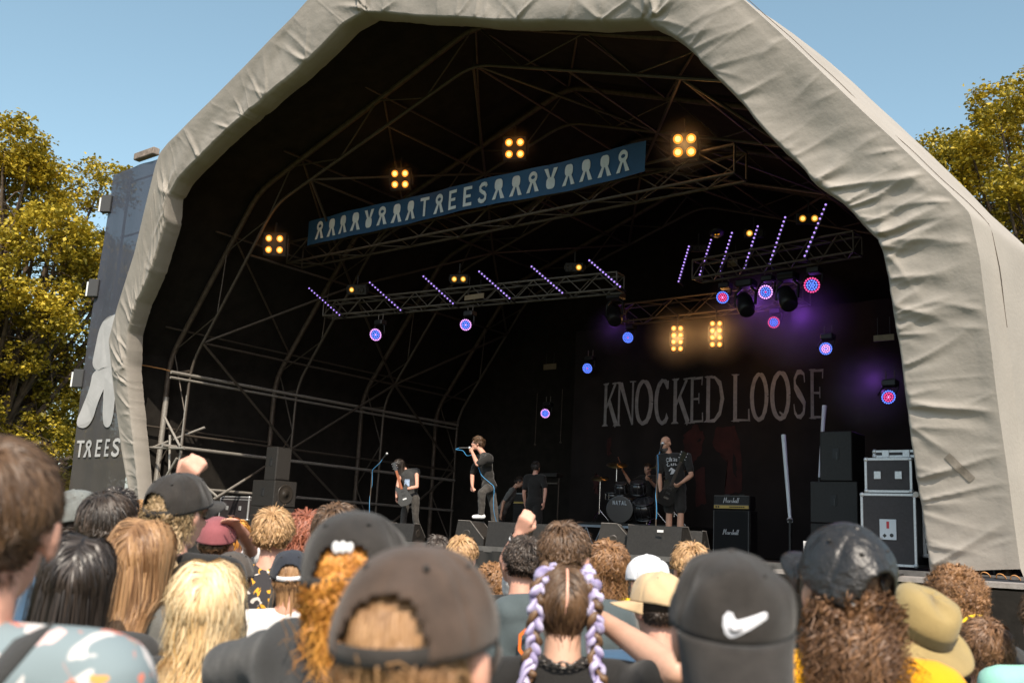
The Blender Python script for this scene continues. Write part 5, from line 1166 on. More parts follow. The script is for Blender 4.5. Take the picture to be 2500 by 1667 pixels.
# ------------------------------------------------------------------ caps
def ball_cap(root, Hm, m, yaw=0.0, tilt=0.0, opening=True, brim_m=None, strap_m=None, scale=1.0, brim_len=.070, brim_droop=.012, high=1.0, button_m=None, crush=.006, seed=0, rolltilt=0.0):
    R = np.random.default_rng(seed+5)
    M = Hm @ Matrix.Rotation(yaw, 4, 'Z') @ Matrix.Rotation(tilt+.10*math.cos(yaw), 4, 'X') @ Matrix.Rotation(rolltilt, 4, 'Y') @ Matrix.Scale(scale, 4)
    na, ne = 96, 22; rx, ry, rz = .0945, .1175, .100*high; c = np.array((0, -.009, .034))
    az = np.linspace(0, 2*np.pi, na, endpoint=False); V = []
    el = np.linspace(0, 1, ne+1)
    AZ, EL = np.meshgrid(az, el, indexing='ij'); ang = EL*np.pi/2
    def rad(a_): return 1/np.sqrt((np.cos(a_+yaw)/rx)**2+(np.sin(a_+yaw)/ry)**2)      # the cap keeps the oval of the head however it is turned
    c = np.array((-.009*math.sin(yaw), -.009*math.cos(yaw), .034))
    front = np.clip(np.sin(AZ), 0, 1)
    rr = np.cos(ang)**(.78+.0*front); zz = np.sin(ang)**(.95)
    seam = np.exp(-((((AZ-np.pi/2)/(np.pi/3)+.5) % 1-.5)/.022)**2)*.0038*(EL > .02)
    lump = crush*noise2(AZ*2.2+seed, EL*3.0+seed*3, 12)*np.sin(np.clip(EL, 0, 1)*np.pi)
    X = c[0]+(rad(AZ)+lump-seam)*np.cos(AZ)*rr; Y = c[1]+(rad(AZ)+lump-seam+.006*front*(1-EL))*np.sin(AZ)*rr; Z = c[2]-.006*(1-EL)-.012*(1-EL)*np.clip(-np.sin(AZ), 0, 1)+rz*zz+lump*.5
    V = np.stack([X, Y, Z], -1).reshape(-1, 3)
    i, j = np.meshgrid(np.arange(na), np.arange(ne), indexing='ij'); a = i*(ne+1)+j; b = ((i+1) % na)*(ne+1)+j
    Fq = np.stack([a, b, b+1, a+1], -1).reshape(-1, 4)
    if opening:
        ca = (AZ[i, j]+np.pi/na); dz = (np.angle(np.exp(1j*(ca+np.pi/2)))); h = .42*np.sqrt(np.clip(1-(dz/.52)**2, 0, 1)); kill = ((EL[i, j]+.5/ne) < h).ravel(); Fq = Fq[~kill]
    me = fastmesh('cap', V, Fq); me.materials.append(m)
    o = link_mesh('cap', me, None, root); o.matrix_local = M; sol = o.modifiers.new('thickness', 'SOLIDIFY'); sol.thickness = .0025; sol.offset = 1
    # brim
    nu, nv = 25, 8; BV = []
    for u in np.linspace(-1, 1, nu):
        a_ = math.pi/2+u*1.12
        for v in np.linspace(0, 1, nv):
            bx = c[0]+(rad(a_)+.002)*math.cos(a_)*1.0; by = c[1]+(rad(a_)+.007)*math.sin(a_); Lb = brim_len*(1-abs(u)**3.0)
            BV.append((bx*(1-.10*v*abs(u)), by+Lb*v, c[2]-.006-.028*abs(u)**2*v-brim_droop*v))
    BF = [(p*nv+q, (p+1)*nv+q, (p+1)*nv+q+1, p*nv+q+1) for p in range(nu-1) for q in range(nv-1)]
    bo = link_mesh('brim', npmesh('brim', BV, BF), brim_m or m, o); sol = bo.modifiers.new('thickness', 'SOLIDIFY'); sol.thickness = .003; sol.offset = 0
    # sweat band / strap ring
    def band(a0, a1, z0, z1, off, mm, name):
        n_ = 28; bv = []
        for t in np.linspace(a0, a1, n_):
            for z in (z0, z1): bv.append((c[0]+(rad(t)+off)*math.cos(t), c[1]+(rad(t)+off)*math.sin(t), c[2]+z-.018*max(0, -math.sin(t))))
        q = link_mesh(name, npmesh(name, bv, [(2*k, 2*k+2, 2*k+3, 2*k+1) for k in range(n_-1)]), mm, o); s2 = q.modifiers.new('thickness', 'SOLIDIFY'); s2.thickness = .002; return q
    if opening: band(-math.pi/2-.62, -math.pi/2+.62, -.004, .017, .001, strap_m or m, 'strap')
    for k in range(6):
        a_ = math.pi/2+math.pi/3*k+math.pi/6*0; an = math.radians(52); rr_ = math.cos(an)**.78
        MB().ball((c[0]+rad(a_+.52)*math.cos(a_+.52)*rr_, c[1]+rad(a_+.52)*math.sin(a_+.52)*rr_, c[2]+rz*math.sin(an)**.95), (.0045, .0045, .0035), 8, 5).build('eyelet', mat('eyelet_thread', (.03, .028, .026), .7), o, False)
    MB().ball((c[0], c[1], c[2]+rz*1.0+.001), (.009, .009, .005), 10, 6).build('button', button_m or m, o, False)
    return o, M
HEADC = 1.628/1.75
def crowd(label, px, top, D, hat=0.0, hair_k=None, cap_k=None, shirt=C_black, pants=C_charcoal, sk=SK_A, turn=0.0, hyaw=0.0, pitch=0.0, roll=0.0, arms=None, hands=('relax', 'relax'), voxel=None, bulk=1.0, size=1.0, sleeve=.62, beard_c=None, lean=0.0):
    pyc = top+(.130+hat)*size*F/D; hc = atD(px, pyc, D); rr_ = random.Random(int(px*7+D*100)); roll = roll or rr_.uniform(-.09, .09); pitch = pitch or rr_.uniform(-.10, .08); hyaw = hyaw or rr_.uniform(-.3, .3); turn = turn or rr_.uniform(-.12, .12)
    face = .55*math.atan2(-(-11.6-hc.x), (15-hc.y))+.45*math.atan2(-(hc.x), hc.y)+turn
    s = hc.z/1.628
    s = max(.90, min(1.12, s))
    loc = Vector((hc.x, hc.y, 0)); J = std_joints(Vector((0, 0, 0)), face, s, lean)
    sh = hc-J['head']; loc = Vector((sh.x, sh.y, 0)); J = {k: v+Vector((sh.x, sh.y, 0))+(Vector((0, 0, sh.z)) if k not in ('anL', 'anR') else Vector()) for k, v in J.items()}
    for k, v in (arms or {}).items(): J[k] = Vector(v)
    vx = voxel or (.010 if D < 2 else .0145 if D < 4 else .019)
    root, Hm, JJ = figure(label, J, face, None, sk, shirt, pants, None, s, sleeve, vx, pitch, roll, hyaw, hands, bulk=bulk, group='people in the crowd')
    Hm = Hm @ Matrix.Scale(s, 4)
    if hair_k:
        if D > 3.5: hair_k = {**hair_k, 'n': int(hair_k.get('n', 1500)*.82), 'width': hair_k.get('width', .0035)*1.1}
        hair(root, Hm, **hair_k)
    if beard_c: beard(root, Hm, beard_c)
    cp = None
    if cap_k: cp = ball_cap(root, Hm, **cap_k)
    return root, Hm, JJ, cp, s
# ------------------------------------------------------------------ the band
def P_(px, py, Y): return onY(px, py, Y)
def guitar(label, a, b, body_m, neck_m, L=1.0, up=Vector((0, 0, 1)), cat='guitar'):
    """a: middle of the body, b: headstock end."""
    a, b = Vector(a), Vector(b); root = empty('electric_guitar', a, label, cat); d = (b-a).normalized(); out = Vector((.55, -.8, .1)); out = (out-d*out.dot(d)).normalized(); w = d.cross(out)
    outline = [(-.24, .0), (-.21, .10), (-.12, .155), (-.02, .12), (.05, .10), (.14, .13), (.19, .10), (.13, .04), (.14, -.04), (.20, -.09), (.13, -.13), (.04, -.10), (-.04, -.115), (-.13, -.16), (-.22, -.11)]
    f = lambda u, v, t: a+d*u+w*v+out*(t-.02)
    MB().prism(outline, f, .042).build('guitar_body', body_m, root)
    n0, n1 = a+d*.1+out*.026, b-d*.1+out*.02; M = Matrix((d, w, out)).transposed()
    MB().box((n0+n1)/2, ((n1-n0).length, .052, .024), M=M, bevel=.006).build('neck', neck_m, root)
    MB().box(b-d*.02+out*.012, (.19, .075, .016), M=M, bevel=.005).build('headstock', body_m, root)
    for k in range(3):
        for s_ in (-1, 1): MB().ball(b+d*(.05-k*.05)+w*s_*.05+out*.01, .011, 6, 5).build('tuning_peg', M_chrome, root)
    for t in (-.02, .06): MB().box(a+d*t+out*.026, (.03, .075, .012), M=M).build('pickup', M_blackplastic, root)
    MB().box(a-d*.1+out*.026, (.03, .08, .016), M=M).build('bridge', M_chrome, root)
    return root
M_gblack = mat('guitar_black', (.012, .012, .012), .2, coat=.7); M_gneck = mat('guitar_maple', (.30, .10, .045), .4); M_gdark = mat('guitar_dark_neck', (.04, .032, .028), .4)
# singer: one foot up on the monitor, microphone to the mouth, seen from his left side
Y = 13.75
J = dict(head=P_(1166, 1084, Y), neck=P_(1180, 1106, Y+.02), chest=P_(1186, 1134, Y), belly=P_(1190, 1160, Y), pelvis=P_(1194, 1184, Y),
         shR=P_(1168, 1118, Y+.22), shL=P_(1194, 1116, Y-.17), elL=P_(1166, 1134, Y-.38), wrL=P_(1152, 1102, Y-.22), elR=P_(1153, 1158, Y+.28), wrR=P_(1153, 1188, Y+.12),
         hiL=P_(1194, 1190, Y-.07), hiR=P_(1196, 1190, Y+.09), knL=P_(1176, 1202, Y-.28), anL=P_(1175, 1256, Y-.22), knR=P_(1206, 1240, Y+.1), anR=P_(1212, 1300, Y+.12))
J['anR'].z = FZ+.09
face = math.radians(128)
root, Hm, JJ = figure('singer in black t-shirt shouting into a microphone, one foot on a floor monitor', J, face, None, SK_C, C_black, C_washed, C_white, 1.0, .75, .011, pitch=.12, roll=0, hands=('grip', 'relax'), group='band on stage')
hair(root, Hm, 'brown', 900, .085, .05, lift=.5, grav=.22, curl=.012, cfreq=4, width=.005, seed=1, fringe=.55)
wr = J['wrL']; mo = Vector(Hm.translation)+Vector((root.location)); d = (J['elL']-wr).normalized()
hd = J['head']; f3 = Vector((-math.sin(face), math.cos(face), 0)); m0 = hd+f3*.13+Vector((0, 0, -.075)); m1 = m0+f3*.20+Vector((0, 0, -.01))
mic = empty('handheld_microphone', m0, 'black handheld microphone at the singer\'s mouth with blue cable', 'microphone')
MB().tube(m0+f3*.03, m1, .014, .012, n=10).build('handle', M_blackplastic, mic); MB().ball(m0+f3*.01, .027, 10, 8).build('mic_grille', M_alu, mic)
pts = [m1, m1+f3*.06+Vector((0, 0, -.03)), P_(1130, 1100, Y-.2), P_(1140, 1112, Y-.25), P_(1156, 1112, Y-.28), P_(1168, 1140, Y-.25), P_(1176, 1160, Y-.24), P_(1196, 1178, Y-.2), P_(1206, 1190, Y-.25), P_(1205, 1220, Y-.25), P_(1206, 1250, Y-.2), P_(1212, 1275, Y-.1), Vector((P_(1214, 1290, Y).x, Y+.1, FZ+.02))]
sm_ = []
for i in range(len(pts)-1):
    for t in range(5):
        a, b, c, d_ = pts[max(i-1, 0)], pts[i], pts[i+1], pts[min(i+2, len(pts)-1)]; q = t/5
        sm_.append(.5*((2*b)+(c-a)*q+(2*a-5*b+4*c-d_)*q*q+(3*b-a-3*c+d_)*q**3))
MB().path(sm_, .0055, 5).build('cable', M_cable, mic)
# bald guitarist
Y = 14.55
J = dict(head=P_(1625, 1083, Y), neck=P_(1634, 1108, Y), chest=P_(1646, 1135, Y), belly=P_(1648, 1162, Y), pelvis=P_(1648, 1190, Y),
         shR=P_(1611, 1117, Y-.08), shL=P_(1678, 1114, Y+.05), elR=P_(1610, 1163, Y-.1), wrR=P_(1613, 1203, Y-.16), elL=P_(1688, 1160, Y-.02), wrL=P_(1664, 1178, Y-.2),
         hiR=P_(1636, 1194, Y), hiL=P_(1660, 1194, Y), knR=P_(1634, 1246, Y-.03), knL=P_(1662, 1246, Y-.03), anR=P_(1632, 1300, Y), anL=P_(1660, 1300, Y))
for a in ('anR', 'anL'): J[a].z = FZ+.088
face = math.radians(205)
root, Hm, JJ = figure('bald bearded guitarist in black printed t-shirt and shorts at a microphone', J, face, None, SK_B, C_black, C_black, C_white, 1.0, .62, .011, pitch=-.30, hyaw=-.5, hands=('grip', 'grip'), shorts=True, bulk=1.08, group='band on stage')
beard(root, Hm, 'dark', .022, 300)
ch = JJ['chest']+Vector((0, 0, 0)); fz = (JJ['neck']-JJ['pelvis']).normalized(); axx = (JJ['shR']-JJ['shL']).normalized(); fwd = fz.cross(axx).normalized()
fwd = -fwd if fwd.y > 0 else fwd
lt = [thick([(.1, .6), (.0, .8), (.1, 1), (.25, .9)], .08), thick([(.1, .6), (.25, .7)], .08), thick([(.35, 1.05), (.33, .6)], .08), thick([(.33, .85), (.45, .9), (.45, .6)], .07), thick([(.55, .9), (.68, .88), (.68, .6), (.55, .65), (.68, .75)], .07), thick([(.78, .9), (.78, .6)], .07), thick([(.2, .5), (.1, .35), (.2, .15), (.35, .2)], .08), thick([(.45, .4), (.45, .2), (.58, .18), (.6, .42)], .07), thick([(.7, .42), (.72, .18), (.82, .3)], .07), thick([(.3, -.35), (.45, -.1), (.6, -.3), (.52, -.6), (.4, -.7)], [.1, .2, .25, .2, .05])]
for g in lt: glyph(g, lambda u, v, w: ch+fwd*(.158+w-.30*(u-.5)**2)+axx*((.5-u)*.24)+Vector((0, 0, -.06+v*.16)), 'shirt_print', mat('shirt_print', (.42, .43, .45), .8), root, world=False)
a = P_(1632, 1200, Y-.26); b = P_(1668, 1112, Y-.28); guitar('black electric guitar held neck up by the bald guitarist', a, b, M_gblack, M_gdark)
# long haired guitarist on the left
Y = 14.9
J = dict(head=P_(976, 1134, Y-.12), neck=P_(990, 1146, Y-.02), chest=P_(1000, 1168, Y), belly=P_(1003, 1190, Y), pelvis=P_(1002, 1212, Y),
         shR=P_(978, 1152, Y-.1), shL=P_(1017, 1150, Y+.05), elR=P_(971, 1186, Y-.18), wrR=P_(968, 1214, Y-.28), elL=P_(1018, 1188, Y-.1), wrL=P_(985, 1195, Y-.34),
         hiR=P_(994, 1216, Y), hiL=P_(1014, 1216, Y), knR=P_(986, 1258, Y-.08), knL=P_(1014, 1258, Y), anR=P_(982, 1300, Y), anL=P_(1020, 1300, Y+.12))
for a in ('anR', 'anL'): J[a].z = FZ+.088
face = math.radians(178)
root, Hm, JJ = figure('long haired guitarist in sleeveless black top bending over a guitar', J, face, None, SK_C, C_charcoal, C_washed, C_black, .97, .62, .012, pitch=-.75, hyaw=-.2, hands=('grip', 'grip'), sleeveless=True, group='band on stage')
hair(root, Hm, 'black', 900, .36, .34, lift=.3, grav=1.2, width=.006, seed=2, fringe=.9, back_stop=False)
q = P_(994, 1178, Y-.2); pr = MB().box(q, (.11, .012, .14), rz=.3).build('shirt_print', mat('blue_print', (.35, .45, .62), .8, var=.6, vscale=25), root)
a = P_(985, 1206, Y-.38); b = P_(964, 1137, Y-.5); guitar('black electric guitar with a red brown neck held upright by the long haired guitarist', a, b, M_gblack, M_gneck)
# drummer behind the kit
Y = 19.9; dx = RX+.08
J = std_joints(Vector((dx, Y, RZ-.36)), math.pi, 1.0)
J.update(knL=Vector((dx+.18, Y-.45, RZ+.52)), knR=Vector((dx-.18, Y-.45, RZ+.52)), anL=Vector((dx+.2, Y-.5, RZ+.09)), anR=Vector((dx-.2, Y-.5, RZ+.09)), elL=J['shL']+Vector((.12, -.2, -.2)), wrL=J['shL']+Vector((.1, -.42, -.08)), elR=J['shR']+Vector((-.22, -.1, -.12)), wrR=J['shR']+Vector((-.34, -.2, .12)))
root, Hm, JJ = figure('dim drummer sitting behind the kit with one arm raised', J, math.pi, None, SK_B, C_black, C_charcoal, C_black, 1.0, .6, .016, pitch=-.1, hands=('grip', 'grip'), group='band on stage')
hair(root, Hm, 'dark', 350, .07, .05, width=.007, seed=4)
for w_, lb in (('wrR', 'drumstick in the drummer\'s raised hand'), ('wrL', 'drumstick in the drummer\'s lower hand')):
    p = J[w_]; st_ = empty('drumstick', p, lb, 'drumstick', 'drumsticks'); t_ = p+Vector((-.12 if w_ == 'wrR' else .1, -.08, .34 if w_ == 'wrR' else .02)); MB().tube(p-(t_-p)*.2, t_, .009, .006, n=6).build('stick', M_gneck, st_); MB().ball(t_, .009, 6, 5).build('tip', M_gneck, st_)
# crew in the dark upstage
p = P_(1305, 1200, 16.8); J = std_joints(Vector((p.x, 16.8, FZ)), math.radians(10), 1.0); J['elR'] = J['shR']+Vector((.09, -.02, -.26)); J['wrR'] = J['shR']+Vector((.1, -.06, -.5))
root, Hm, JJ = figure('person in black t-shirt and shorts standing upstage with back turned', J, math.radians(10), None, SK_C, C_black, C_black, C_black, 1.0, .62, .015, shorts=True, hands=('relax', 'relax'), group='crew upstage'); hair(root, Hm, 'black', 400, .05, .04, width=.006, seed=5)
p = P_(1222, 1240, 18.0); J = std_joints(Vector((p.x, 18.0, FZ-.12)), math.radians(-60), .95, lean=.55); J['anL'].z = J['anR'].z = FZ+.085
root, Hm, JJ = figure('stooping crew member in pale shirt just behind the singer', J, math.radians(-60), None, SK_B, C_grey, C_charcoal, C_black, .95, .62, .016, pitch=-.5, group='crew upstage'); hair(root, Hm, 'dark', 350, .05, .04, width=.006, seed=6)
# ------------------------------------------------------------------ the crowd, seen from behind
def H(color, **k): d = dict(color=color); d.update(k); return d
M_capblack = cloth('cap_black', (.032, .028, .025), bs=380, var=.3, vs=24); M_capbrown = cloth('cap_brown', (.078, .053, .040), bs=320, var=.28, vs=20); M_capnavy = cloth('cap_navy', (.030, .034, .045)); M_capgrey = cloth('cap_grey', (.17, .18, .17)); M_capcoal = cloth('cap_coal', (.085, .072, .062))
M_capwhite = cloth('cap_white', (.80, .80, .82), var=.02); M_capbeige = cloth('cap_beige', (.60, .43, .25), var=.08); M_capmaroon = cloth('cap_maroon', (.27, .085, .095)); M_leather = mat('black_leather', (.020, .018, .017), .38, var=.4, vscale=26, bump=.5, bscale=40, spec=.6); M_hatkhaki = cloth('hat_khaki', (.33, .245, .105), var=.12)
SHORT = dict(n=2800, L=.07, Lside=.03, lift=.22, grav=.12, width=.0020, K=5, hug=.016, tousle=.07)
W = lambda px, py, D: atD(px, py, D)
# nearest people
r, Hm, J, cp, s = crowd('tall man with thick brown hair in a pastel floral shirt with black strap', -16, 1088, 1.52, hair_k=H('brown', n=6200, L=.095, Lside=.030, lift=.25, grav=.12, width=.0014, K=7, vol=.007, seed=11, tousle=.14, hug=.010, nape=-.90), shirt=C_floral, sk=SK_C, hyaw=.10, voxel=.009, bulk=1.06)
st_ = MB(); a, b = J['shL']+Vector((.02, -.03, .07)), J['neck']
pts = []
ax = (J['shR']-J['shL']).normalized(); bk = Vector((-ax.y, ax.x, 0))*-1
for t in np.linspace(0, 1, 14):
    q = J['neck'].lerp(J['pelvis'], t*.8)+ax*lerp(.155, -.12, t)+bk*(.128+.066*math.sin(math.pi*min(1, t*1.2+.12)))+Vector((0, 0, .02)); pts.append(q)
pv = []
for q in pts: pv += [q-ax*.024+Vector((0, 0, -.012)), q+ax*.024+Vector((0, 0, .012))]
so = link_mesh('bag_strap', npmesh('bag_strap', pv, [(2*k, 2*k+1, 2*k+3, 2*k+2) for k in range(13)]), C_charcoal, r); so.modifiers.new('thickness', 'SOLIDIFY').thickness = .004
r, Hm, J, cp, s = crowd('person in a faded brown cap with straight fair hair, nearest the camera', 1018, 1322, 1.17, hat=.016, hair_k=H('light_brown', n=4200, L=.30, lift=.05, grav=.8, cap=-.30, width=.0019, K=9, seed=12, open_roots=True, vol=.010, hug=.008), cap_k=dict(m=M_capbrown, yaw=0, strap_m=M_capblack, seed=2, crush=.008, high=1.05), sk=SK_C, hyaw=-.34, voxel=.009)
MB().box(cp[0].matrix_local.inverted() @ (cp[1] @ Vector((-.052, -.108, .022))), (.012, .004, .016)).build('red_tab', cloth('red', (.45, .02, .03)), cp[0], False)
r, Hm, J, cp, s = crowd('man in black cap with a small white patch and orange curls', 872, 1252, 1.8, hat=.014, hair_k=H('ginger', n=3200, L=.17, lift=.15, grav=.5, curl=.010, cfreq=7, cap=-.32, width=.0022, K=10, seed=13, open_roots=True, vol=.02, hug=.018), cap_k=dict(m=M_capblack, seed=4, crush=.006, high=1.08), shirt=C_charcoal, hyaw=-.10, beard_c='ginger', bulk=1.08, sleeve=.95, arms=dict(shL=W(712, 1600, 1.88), elL=W(560, 1640, 2.15), wrL=W(700, 1560, 2.45)))
for k in range(3): MB().ball(cp[1].inverted() @ (cp[1] @ Vector((-.012+k*.011, -.109+.001*k, .083))), (.008, .003, .011), 8, 6).build('white_patch', M_white, cp[0], False)
r, Hm, J, cp, s = crowd('man in black cap worn backwards with a white swoosh mark', 1782, 1338, 1.58, hat=.014, hair_k=H('dark', n=900, L=.02, lift=.1, cap=-.3, width=.002, K=4, seed=14, hug=.004), cap_k=dict(m=M_capblack, yaw=math.pi, opening=True, seed=6, crush=.011, high=1.06, brim_len=.075, brim_droop=.055, tilt=-.08), shirt=C_charcoal, sk=SK_C, voxel=.0095, hyaw=.04, roll=-.03, pitch=.01, turn=.01)
# swoosh mark on the panel facing the camera
sw_o = [(0.02, .42), (.0, .22), (.05, .06), (.14, .0), (.24, .02), (.98, .40), (1.0, .50), (.93, .53), (.30, .36), (.24, .42), (.22, .50), (.12, .53)]
def swoosh(cap_o):
    n = len(sw_o); b = MB()
    def fn(u, v, t):
        x = (.5-u)*.066; z = .060+(v-.3)*.066; a = math.asin(max(-1, min(1, x/.0945))); el = max(0.0, (z-.034+.006)/(.100*1.06)); el = min(.95, el)
        rr = math.cos(math.asin(el))**.78; y = .009+(.1175+.008*(1-el)+.005+t)*math.cos(a)*rr
        return Vector((x, y, z))
    def dense(P, k=5):
        o = []
        for i, p in enumerate(P):
            q = P[(i+1) % len(P)]
            for t in range(k): o.append((lerp(p[0], q[0], t/k), lerp(p[1], q[1], t/k)))
        return o
    outer = dense(sw_o); m = len(outer); spine = [(.14, .22)]
    # strip the outline into quads against the mark's spine so that it follows the dome
    def near(p): return (max(.12, min(.9, p[0])), .20+max(0, p[0]-.12)*.32)
    V = [fn(*p, .0) for p in outer]+[fn(*near(p), .0025) for p in outer]
    b.add(V, [(i, (i+1) % m, m+(i+1) % m, m+i) for i in range(m)], True); b.build('swoosh_mark', mat('white_thread', (.72, .72, .76), .6), cap_o, False)
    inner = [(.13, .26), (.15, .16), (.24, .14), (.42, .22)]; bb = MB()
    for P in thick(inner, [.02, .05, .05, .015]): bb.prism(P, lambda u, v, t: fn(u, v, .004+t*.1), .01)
    bb.build('mark_shadow_line', M_capblack, cap_o, False)  # shadow inside the mark, drawn as a dark line
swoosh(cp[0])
# second row
r, Hm, J, cp, s = crowd('person in shiny black leather cap with long dark curls and orange t-shirt', 2055, 1296, 2.3, hat=.016, hair_k=H('curl_dark', n=4600, L=.21, lift=.2, grav=.5, curl=.013, cfreq=8, cap=-.30, width=.0022, K=14, seed=15, open_roots=True, vol=.03, spread=.8, hug=.045), cap_k=dict(m=M_leather, seed=9, crush=.010, yaw=.45, high=1.18, strap_m=M_leather, tilt=.28, scale=1.06), shirt=C_orange, sk=SK_A, pitch=.05, roll=-.05, hyaw=.05, turn=.01)
r, Hm, J, cp, s = crowd('woman with dark hair in two lilac woven braids and a chain necklace', 1376, 1374, 2.75, hair_k=H('brown', n=2600, L=.11, lift=.02, grav=.02, width=.0018, K=6, part=0.0, seed=16, tousle=.05, vol=.004, hug=.005), shirt=C_black, sk=SK_A, arms=dict(elR=W(1652, 1638, 2.5), wrR=W(1462, 1508, 2.85)), hands=('relax', 'fist'), voxel=.009, hyaw=.03, roll=.01, pitch=.02, turn=.01)
def braid(root, Hm, sx, s):
    pts = [Vector((sx*.050, -.02, .118)), Vector((sx*.068, -.055, .095)), Vector((sx*.080, -.070, .04)), Vector((sx*.083, -.075, -.03)), Vector((sx*.085, -.080, -.10)), Vector((sx*.098, -.105, -.17)), Vector((sx*.105, -.13, -.26)), Vector((sx*.10, -.135, -.34))]
    n = 90; path = []
    for i in range(n): t = i/(n-1)*(len(pts)-1); k = min(int(t), len(pts)-2); path.append(pts[k].lerp(pts[k+1], t-k))
    for st, (col, ph) in enumerate((('lilac', 0), ('brown', 2.09), ('lilac', 4.19))):
        P = []
        for i, p in enumerate(path):
            a = i*.36+ph+.35*math.sin(i*.11+st+sx); P.append(p+Vector((math.cos(a)*.0155, math.sin(2*a)*.007-.004, math.sin(a)*.004+.003*math.sin(i*1.3+st))))
        o = MB().path(P, [.0125*(1-.35*i/n)*(1+.22*math.sin(i*.9+st*2)) for i in range(n)], 8).build('braid_strand', HM[col], root, False); o.matrix_local = Hm
        at = o.data.attributes.new('tone', 'FLOAT', 'POINT'); nvv = len(o.data.vertices); pat = np.array((.15, .7, .35, .95, .5, .2, .85, .4)); tv_ = np.tile(pat, nvv//8+1)[:nvv]+.25*np.sin(np.arange(nvv)//8*.7+st*2); at.data.foreach_set('value', np.clip(tv_, 0, 1).astype(np.float32))
for sx in (-1, 1): braid(r, Hm, sx, s)
pl_ = MB(); 
for k in range(9): pl_.box((0.0, -.107+.0035*abs(k-4)*.2-.003*(1-abs(k-3)/4)*0, .085-k*.022), (.006, .006, .0225))
pv = []
for k in range(16):
    a = math.radians(lerp(62, -28, k/15)); pv += [(-.0035, CEN[1]-(RAD[1]+.006)*math.cos(a), CEN[2]+(RAD[2]+.006)*math.sin(a)), (.0035, CEN[1]-(RAD[1]+.006)*math.cos(a), CEN[2]+(RAD[2]+.006)*math.sin(a))]
po = link_mesh('hair_parting', npmesh('hair_parting', pv, [(2*k, 2*k+1, 2*k+3, 2*k+2) for k in range(15)]), SK_C, r); po.matrix_local = Hm
nk = J['neck']; axn = (J['shR']-J['shL']).normalized(); bkn = Vector((-axn.y, axn.x, 0))*-1
for k in range(13):
    t = (k-6)/6*1.5; c = nk+axn*math.sin(t)*.082+bkn*math.cos(t)*.078+Vector((0, 0, .0+.022*(abs(t)/1.5)**2)); tg = (axn*math.cos(t)-bkn*math.sin(t)); nn = (axn*math.sin(t)+bkn*math.cos(t)) if k % 2 else Vector((0, 0, 1))
    MB().path([c+tg*.014*math.cos(a)+nn*.008*math.sin(a) for a in np.linspace(0, 2*math.pi, 13)[:-1]], .0028, 6, closed=True).build('chain_link', mat('dark_chain', (.12, .11, .10), .3, metal=.8), r, False)
r, Hm, J, cp, s = crowd('woman with long bright blonde wavy hair', 505, 1364, 2.65, hair_k=H('blonde', n=6000, L=.44, lift=.1, grav=.65, curl=.009, cfreq=1.6, width=.0022, K=14, part=.0, seed=17, vol=.016, spread=1.0, tousle=.08, hug=.012), shirt=C_charcoal, sk=SK_A)
r, Hm, J, cp, s = crowd('woman with long straight near black hair', 187, 1303, 2.7, hair_k=H('black', n=5200, L=.46, lift=.06, grav=.9, width=.0022, K=11, part=.1, seed=18, vol=.018, spread=.25, tousle=.05, hug=.012), shirt=C_charcoal, sk=SK_A)
r, Hm, J, cp, s = crowd('woman with long straight light brown hair', 346, 1268, 3.1, hair_k=H('light_brown', n=5200, L=.54, lift=.06, grav=.9, width=.0022, K=12, part=.0, seed=19, vol=.018, spread=.25, tousle=.05, hug=.012), shirt=C_grey, sk=SK_A)
r, Hm, J, cp, s = crowd('person in a wide brimmed khaki hat', 2226, 1418, 2.65, hat=.03, hair_k=H('dark', n=500, L=.03, cap=-.35, lift=.1, hug=.004, seed=20), shirt=C_khaki, sk=SK_B, roll=.22, pitch=.38)
def brim_hat(root, Hm, m):
    M = Hm @ Matrix.Translation((0, -.005, .05)) @ Matrix.Rotation(.10, 4, 'X')
    prof = [(.098, -.012), (.100, .03), (.094, .072), (.078, .094), (.05, .100), (.0008, .098)]
    V = []; n = 48
    for k, (r_, z) in enumerate(prof):
        for i in range(n):
            a = 2*math.pi*i/n; dn = .012*math.exp(-((math.cos(a))/.5)**2)*(k > 2); V.append((r_*math.cos(a)*.93, r_*math.sin(a)*1.08, z-dn+.003*math.sin(3*a+k)))
    o = link_mesh('hat', npmesh('hat', V, [(k*n+i, k*n+(i+1) % n, (k+1)*n+(i+1) % n, (k+1)*n+i) for k in range(len(prof)-1) for i in range(n)]), m, root); o.matrix_local = M; o.modifiers.new('thickness', 'SOLIDIFY').thickness = .002
    V = []; rs = np.linspace(.098, .168, 8)
    for k, r_ in enumerate(rs):
        t = k/7
        for i in range(n): a = 2*math.pi*i/n; V.append((r_*math.cos(a)*.95, r_*math.sin(a)*1.04, -.012-.022*t+t*t*(.010*math.cos(2*a)+.006*math.sin(a*1+.7)+.004*math.sin(5*a))))
    b = link_mesh('hat_brim', npmesh('hat_brim', V, [(k*n+i, k*n+(i+1) % n, (k+1)*n+(i+1) % n, (k+1)*n+i) for k in range(7) for i in range(n)]), m, o); b.modifiers.new('thickness', 'SOLIDIFY').thickness = .003
    band = MB().lathe([(.1005, -.006), (.102, .008), (.1012, .022)], 48, Matrix.Diagonal((.94, 1.09, 1, 1))).build('hat_band', cloth('hat_band', (.09, .07, .03)), o, False)
brim_hat(r, Hm, M_hatkhaki)
